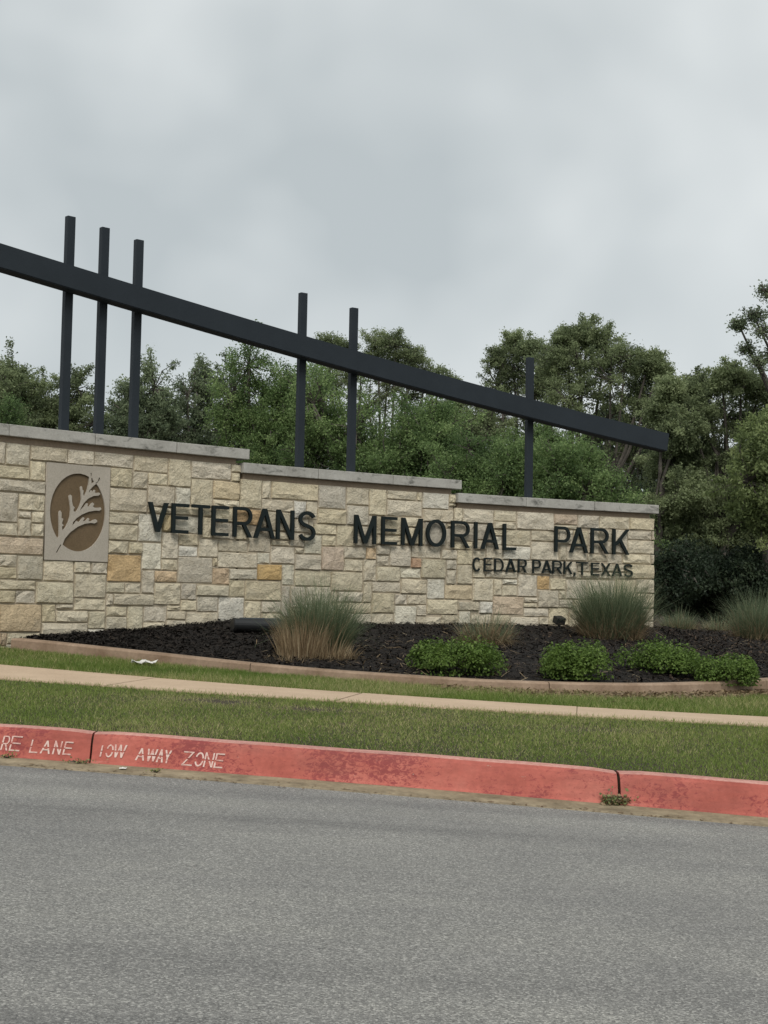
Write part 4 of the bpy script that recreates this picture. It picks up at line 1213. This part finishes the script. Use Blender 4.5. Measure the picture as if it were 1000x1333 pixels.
# ------------------------------------------------------------------ light fixtures in the bed
b = at(333, 821, 13.5)
zb = bed_z(b[0], b[1])
lt = empty('tube_floodlight', (b[0], b[1], zb)); tag(lt, 'long black tube floodlight lying in the mulch beside the trimmed grass', 'floodlight')
pa, pb = Vector(at(306, 813.5, 13.55)), Vector(at(366, 815, 13.75))
ax = (pb - pa).normalized()
mb = MB(); mb.tube([pa, pb], 0.063, 20); mb.build('housing', M['black'], lt, smooth=False)
for e, sg_ in ((pa, -1), (pb, 1)):
    mb = MB(); mb.tube([e - ax * sg_ * 0.004, e + ax * sg_ * 0.02, e + ax * sg_ * 0.028], [0.068, 0.068, 0.058], 20)
    mb.build('end_cap', M['black'], lt)
perp = ax.cross(Vector((0, 0, 1))).normalized() * -1
mb = MB()
mid = (pa + pb) / 2; L2 = (pb - pa).length / 2 - 0.03
upv = (Vector((0, 0, 0.8)) + Vector((0.0, 0.6, 0))).normalized(); sdv = ax.cross(upv).normalized()
mb.hexa([mid + ax * sx * L2 + sdv * sy * 0.035 + upv * hz for hz in (0.05, 0.066) for sx, sy in ((-1, -1), (1, -1), (1, 1), (-1, 1))])
mb.build('lens', M['lens'], lt)
for f in (0.2, 0.8):
    mb = MB(); q = pa.lerp(pb, f); mb.tube([q - Vector((0, 0, 0.05)), Vector((q.x, q.y, zb - 0.08))], 0.014, 8)
    mb.build('stake', M['black'], lt)
b = at(728, 823, 16.6); zb = bed_z(b[0], b[1])
sl_ = empty('spot_fixture', (b[0], b[1], zb)); tag(sl_, 'small black box spotlight in the mulch left of the largest grass clump', 'spotlight')
mb = MB(); B0 = Vector((b[0], b[1], zb))
a_ = 0.5
X_, Y_, Z_ = Vector((math.cos(a_), math.sin(a_), 0)), Vector((-math.sin(a_), math.cos(a_), 0.35)).normalized(), None
Z_ = X_.cross(Y_)
mb.hexa([B0 + Vector((0, 0, 0.1)) + X_ * sx * 0.06 + Y_ * sy * 0.05 + Z_ * hz for hz in (-0.042, 0.042) for sx, sy in ((-1, -1), (1, -1), (1, 1), (-1, 1))])
mb.build('housing', M['black'], sl_, bevel=0.012)
mb = MB(); mb.tube([B0 - Vector((0, 0, 0.06)), B0 + Vector((0, 0, 0.06))], 0.018, 8); mb.build('stake', M['black'], sl_)
mb = MB(); mb.hexa([B0 + Vector((0, 0, 0.1)) + X_ * sx * 0.05 + Y_ * yy + Z_ * hz for hz in (-0.032, 0.032) for sx, yy in ((-1, 0.045), (1, 0.045), (1, 0.056), (-1, 0.056))]); mb.build('lens', M['lens'], sl_)

# ------------------------------------------------------------------ small things: weed in the joint, scraps, gutter tufts
def weed(x, d, h0, n, r, h, label, name='weed', cat='weed', dry=0.5, ls=0.016):
    b = Vector(kerb_pt(x, d, h0)); root = empty(name, b); tag(root, label, cat)
    c = np.stack([RNG.normal(0, r, n), RNG.normal(0, r * 0.45, n), np.abs(RNG.normal(0, h * 0.5, n)) + 0.004], 1)
    c[:, 1] = np.minimum(c[:, 1], 0.03)
    V, Fq, T = leaf_quads(c + np.array(b), RNG.uniform(0.4, 1.0, n) * ls, RNG.random(n), np.array([0, -0.4, 0.6]), 0.8)
    k = int(n * (1 - dry))
    link('leaves', mesh_np('leaves', V[:4 * k], Fq[:k], T[:4 * k]), M['yellow'] if dry > 0.3 else M['turf'], root)
    if n - k > 3: link('dead_leaves', mesh_np('dead_leaves', V[4 * k:], Fq[k:] - 4 * k, T[4 * k:] * 0.6), M['dry'], root)
    mb = MB()
    for _ in range(9):
        a = random.uniform(0, 6.28); mb.tube([b, b + Vector((math.cos(a) * r * 1.2, -abs(math.sin(a)) * r * 0.5, random.uniform(0.4, 1) * h))], [0.003, 0.0012], 4)
    mb.build('stems', M['bark'], root)
weed(x_on(L_kerb, 801, 1040, 0.18) , -0.012, 0.0, 230, 0.04, 0.05, 'brown and green weed growing in the open joint of the red kerb', dry=0.5, ls=0.03)
weed(x_on(L_kerb, 10, 990, 0.18), -0.03, 0.0, 60, 0.03, 0.02, 'small weed in the gutter at the left edge of the picture', dry=0.2)
weed(x_on(L_kerb, 105, 993, 0.18), -0.03, 0.0, 90, 0.045, 0.018, 'low weed in the gutter below the left kerb joint', dry=0.4)
weed(x_on(L_kerb, 208, 1007, 0.18), -0.13, -0.004, 50, 0.018, 0.016, 'tiny weed at the asphalt edge below the stencilled words', dry=0.3)
def scrap(name, px, py, D, w, d, label, zoff):
    b = at(px, py, D); z = float(ground_z(np.array([b[0]]), np.array([b[1]]))[0]) + zoff
    V = []; Fc = []; nx, ny = 6, 4
    for layer in (0.0, -0.004):
        for j in range(ny + 1):
            for i in range(nx + 1):
                k_ = random.uniform(0.85, 1.1)
                V.append((b[0] + (i / nx - .5) * w * k_, b[1] + (j / ny - .5) * d * k_, z + layer + 0.07 * d * math.sin(i * 1.7 + j * 0.9) * (layer == 0) + 0.01))
    W1 = nx + 1; nn = W1 * (ny + 1)
    for j in range(ny):
        for i in range(nx):
            a = j * W1 + i; Fc += [(a, a + 1, a + W1 + 1, a + W1), (nn + a, nn + a + W1, nn + a + W1 + 1, nn + a + 1)]
    rim = list(range(W1)) + [j * W1 + nx for j in range(1, ny + 1)] + [ny * W1 + i for i in range(nx - 1, -1, -1)] + [j * W1 for j in range(ny - 1, 0, -1)]
    for k in range(len(rim)):
        k2 = (k + 1) % len(rim); Fc.append((rim[k], nn + rim[k], nn + rim[k2], rim[k2]))
    return tag(link(name, mesh_py(name, V, Fc), M['white']), label, 'litter')
scrap('white_scrap', 187, 866, 11.7, 0.19, 0.22, 'flat white scrap lying in the grass beside the bed edging', 0.035)
scrap('white_scrap', 160, 1003.5, 7.1, 0.035, 0.03, 'small white scrap in the gutter under the stencilled words', 0.0)

# ------------------------------------------------------------------ trees
def tree(name, label, px, ytop, hw, ybot, D, n_leaf, mat, size=0.10, lobes=16, sig=0.105, ntip=420, wispy=0.12, lob=None, group='oaks and bushes behind the sign wall', cat='tree', tdx=0.0, depth=None, trunk_r=0.16):
    top = at(px, ytop, D); bot = at(px, ybot, D)
    cz = (top[2] + bot[2]) / 2; rz = (top[2] - bot[2]) / 2; rx = hw * D / F; ry = depth or max(rx * 0.9, 1.2)
    c = np.array([top[0], D, cz]); gz = ZC - 0.55
    bx = c[0] + tdx * rx
    root = empty(name, (bx, D, gz)); tag(root, label, cat, group)
    # lobes
    dv = RNG.normal(0, 1, (lobes, 3)); dv /= np.linalg.norm(dv, axis=1)[:, None]
    lc = c + dv * np.array([rx, ry, rz]) * (0.25 + 0.52 * RNG.random((lobes, 1)))
    lr = np.array([rx, ry, rz]) * RNG.uniform(0.26, 0.46, (lobes, 1)); lr = np.minimum(lr, np.array([1.5, 1.5, 1.1]))
    if lob:
        lobes = len(lob)
        lc = np.array([at(a_, b_, D + RNG.uniform(-0.5, 0.5)) for a_, b_, r_ in lob])
        lr = np.array([[r_ * D / F] * 3 for a_, b_, r_ in lob])
    k = RNG.integers(0, lobes, ntip); d2 = RNG.normal(0, 1, (ntip, 3)); d2 /= np.linalg.norm(d2, axis=1)[:, None]
    rad = 0.35 + 0.65 * RNG.random((ntip, 1)) ** 0.5
    w = RNG.random((ntip, 1)) < wispy; rad = np.where(w, RNG.uniform(1.05, 1.5, (ntip, 1)), rad)
    tips = lc[k] + d2 * lr[k] * rad
    # branches
    mb = MB(); T0 = Vector((bx, D, gz - 0.15)); hfork = max(gz + 0.9, min(cz - rz * 0.6, gz + 2.2))
    fork = Vector((bx * 0.6 + c[0] * 0.4 + random.uniform(-.2, .2), D, hfork))
    mb.tube([T0, T0.lerp(fork, 0.5) + Vector((random.uniform(-.12, .12), 0, 0)), fork], [trunk_r * 1.25, trunk_r, trunk_r * 0.85], 8)
    mb.build('trunk', M['bark'], root)
    mb = MB()
    for i in range(lobes):
        e = Vector(lc[i]); md = fork.lerp(e, 0.5) + Vector((random.uniform(-.3, .3), random.uniform(-.3, .3), random.uniform(0, .35)))
        mb.tube([fork, fork.lerp(md, 0.5) + Vector((random.uniform(-.12, .12), 0, 0.05)), md, e], [trunk_r * 0.55, trunk_r * 0.4, trunk_r * 0.28, 0.022], 5, False)
    for i in range(ntip):
        a = Vector(lc[k[i]]); e = Vector(tips[i]); md = a.lerp(e, 0.55) + Vector((random.uniform(-.12, .12), random.uniform(-.12, .12), random.uniform(-.05, .12)))
        mb.tube([a, md, e], [0.02, 0.013, 0.006], 3, False)
    mb.build('branches', M['bark'], root)
    # leaves
    n_leaf = int(n_leaf * 2.7)
    kk = RNG.integers(0, ntip, n_leaf)
    f_ = (1.06 - 0.6 * RNG.beta(1.0, 2.6, (n_leaf, 1)))
    A_ = lc[k[kk]]; B_ = tips[kk]
    pos = A_ + (B_ - A_) * f_ + RNG.normal(0, 1, (n_leaf, 3)) * np.where(w[kk], 0.55, 0.9) * sig * np.array([1.0, 1.0, 0.75])
    tcl = RNG.normal(0.42, 0.15, ntip)[kk] + RNG.normal(0, 0.11, lobes)[k[kk]] + RNG.normal(0, 0.15, n_leaf)
    V, Fq, T = leaf_tris(pos, RNG.uniform(0.45, 0.8, n_leaf) * size, np.clip(tcl, 0, 1))
    link('crown', mesh_np('crown', V, Fq, T), M[mat], root)
    return root
OAK = 'live_oak'
tree(OAK, 'sparse olive oak at the left edge of the picture', -12, 446, 78, 670, 36, 21000, 'oak', wispy=0.32)
tree(OAK, 'olive oak rising behind the two left posts', 72, 440, 92, 670, 38, 25000, 'oak', wispy=0.35)
tree('bushy_tree', 'low mid green bush above the cap at the left edge of the picture', 18, 520, 52, 660, 33, 15000, 'cedar', 0.08, 14, 0.14, 320, wispy=0.2)
tree(OAK, 'small dark oak behind the third post from the left', 186, 478, 66, 670, 34, 17000, 'oakd', wispy=0.3)
tree(OAK, 'thin branchy oak left of the dense green tree with sky showing through', 266, 450, 62, 680, 38, 14000, 'oakd', wispy=0.4, ntip=340)
tree('bushy_tree', 'dense mid green tree whose left side stands against open sky', 345, 436, 88, 720, 33, 34000, 'cedar', 0.085, 24, 0.12, 640, wispy=0.22)
tree('bushy_tree', 'soft light green tree behind the fourth and fifth posts', 450, 468, 88, 730, 31, 34000, 'cedar', 0.08, 24, 0.12, 640, wispy=0.22)
tree(OAK, 'wispy tall oak showing above the beam beside the fifth post', 486, 420, 88, 640, 43, 19000, 'oak', 0.085, wispy=0.3, ntip=460, lob=[(425, 450, 16), (445, 458, 20), (492, 448, 18), (516, 450, 17), (537, 470, 16), (470, 478, 26), (505, 482, 27), (556, 492, 20), (430, 492, 27), (575, 500, 18), (530, 515, 30), (480, 530, 34)])
tree('bushy_tree', 'soft green tree right of the fifth post, under the beam', 545, 484, 96, 740, 30, 36000, 'cedar', 0.08, 24, 0.12, 640, wispy=0.22)
tree(OAK, 'rounded oak filling the gap behind the beam left of the last post', 602, 482, 70, 700, 39, 20000, 'oak', wispy=0.3)
tree('bushy_tree', 'green tree showing through behind the last post, under the tall oaks', 695, 525, 74, 740, 35, 24000, 'cedar', 0.08, 20, 0.12, 520, wispy=0.2)
tree('bushy_tree', 'low green tree between the fifth and the last post', 640, 535, 82, 760, 28.5, 34000, 'cedar', 0.08, 22, 0.12, 640, wispy=0.22)
tree(OAK, 'oak with open wispy top left of the last post', 690, 424, 76, 680, 41, 18000, 'oak', 0.085, wispy=0.32, ntip=440, lob=[(668, 448, 15), (650, 468, 15), (690, 456, 15), (675, 482, 22), (702, 492, 26), (648, 502, 24), (692, 522, 32), (722, 502, 27), (640, 545, 36), (690, 570, 40)])
tree(OAK, 'tallest broad oak standing behind the right half of the beam', 775, 406, 112, 720, 38, 36000, 'oak', 0.09, wispy=0.25, ntip=720, lob=[(738, 442, 19), (765, 437, 20), (790, 449, 22), (815, 466, 21), (845, 471, 16), (859, 484, 12), (720, 470, 26), (755, 476, 33), (795, 496, 35), (835, 510, 29), (740, 522, 36), (790, 546, 40), (840, 552, 32), (866, 530, 20), (760, 590, 44), (830, 600, 44)])
tree('bushy_tree', 'green bush behind the lowest wall section, right of the last post', 765, 560, 84, 770, 27.5, 32000, 'cedar', 0.08, 22, 0.12, 620, wispy=0.22)
tree(OAK, 'grey-green oak above the right end of the wall', 862, 484, 74, 780, 32.5, 24000, 'oak', 0.09, wispy=0.2, ntip=520, lob=[(872, 508, 15), (862, 535, 22), (884, 560, 26), (868, 600, 28), (890, 640, 30), (866, 662, 26), (900, 690, 30), (878, 720, 26)])
tree(OAK, 'broad grey-green oak at the right, over the dark shade', 940, 452, 100, 770, 33, 40000, 'oak', 0.09, wispy=0.22, ntip=760, lob=[(888, 512, 18), (912, 506, 18), (940, 494, 20), (965, 496, 20), (990, 510, 20), (902, 546, 32), (945, 542, 34), (986, 556, 30), (890, 592, 30), (932, 598, 34), (976, 602, 32), (905, 642, 30), (950, 648, 34), (995, 650, 32), (1020, 560, 34), (925, 690, 34), (975, 695, 34)])
tree(OAK, 'yellowish green oak at the right edge of the picture', 1016, 512, 84, 715, 26, 29000, 'yellow', wispy=0.3, ntip=620, lobes=22)
tree(OAK, 'tall dark oak reaching into the sky at the right edge', 1085, 330, 108, 560, 31, 3200, 'oakd', 0.09, wispy=0.25, tdx=0.6, ntip=520, lob=[(998, 380, 9), (1010, 404, 12), (982, 412, 11), (962, 422, 7), (994, 432, 10), (972, 455, 8), (1004, 462, 10), (988, 472, 9), (1026, 392, 9), (1030, 440, 11), (1062, 440, 26), (1080, 380, 45), (1110, 430, 50), (1150, 400, 50), (1120, 350, 40), (1170, 470, 50), (1040, 490, 20)])
tree('shaded_tree', 'tree with deep shade in its leaf colour, right of the wall end', 905, 610, 70, 808, 38, 24000, 'shade_leaf', wispy=0.05, ntip=480)  # this tree and the next: canopy shade put into the leaf colour
tree('shaded_tree', 'tree with shade-darkened leaves, low at the right edge behind the tall pale grass', 1000, 605, 95, 808, 40, 28000, 'shade_leaf', wispy=0.05, ntip=520)
tree(OAK, 'oak beyond the left edge of the picture', -170, 440, 100, 720, 34, 14000, 'oak')
tree(OAK, 'oak beyond the right edge of the picture', 1210, 420, 110, 780, 30, 16000, 'oak')
# undergrowth right of the wall, canopy shade painted into its leaves
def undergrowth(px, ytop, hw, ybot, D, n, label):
    return tree('undergrowth_shrub', label, px, ytop, hw, ybot, D, n, 'shade_leaf', 0.09, 12, 0.14, 300, 0.35, group='undergrowth right of the wall', cat='shrub', trunk_r=0.05)
undergrowth(892, 735, 42, 812, 28, 8000, 'shade-darkened bush just right of the wall end')
undergrowth(878, 712, 44, 815, 26, 9000, 'shade-darkened tall bush standing close behind the wall end')
undergrowth(930, 692, 50, 815, 27, 12000, 'tallest shade-darkened bush right of the wall, behind the thin brownish tuft')
undergrowth(995, 702, 62, 815, 26.5, 13000, 'shade-darkened tall bush behind the tall pale grass at the right edge')
undergrowth(965, 745, 46, 812, 30, 9000, 'shade-darkened bush under the oaks behind the pale grasses')
undergrowth(1040, 735, 50, 812, 27, 9000, 'shade-darkened bush beyond the right edge, under the yellowish oak')
# the wood behind reads as one mass
nw = 110000
pxw = RNG.uniform(-700, 1700, nw); Dw = RNG.uniform(58, 75, nw)
topw = 640 + 30 * np.sin(pxw / 47.0) + 22 * np.sin(pxw / 19.0 + 1) + 18 * np.sin(pxw / 110.0 + 2)
topw = topw - 75 * np.clip((pxw - 560) / 200, 0, 1)
fr = RNG.random(nw) ** 0.8
zt = np.array([at(500, t, D)[2] for t, D in zip(topw, Dw)])
zz = (ZC - 0.6) + fr * (zt - (ZC - 0.6))
pos = np.stack([(pxw - 500) / F * Dw, Dw, zz], 1)
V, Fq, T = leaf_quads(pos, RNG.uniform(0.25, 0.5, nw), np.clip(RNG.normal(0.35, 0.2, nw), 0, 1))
o = link('far_woods', mesh_np('far_woods', V, Fq, T), M['shade_leaf']); o['kind'] = 'stuff'  # shade inside the wood comes from the darkened leaf colour
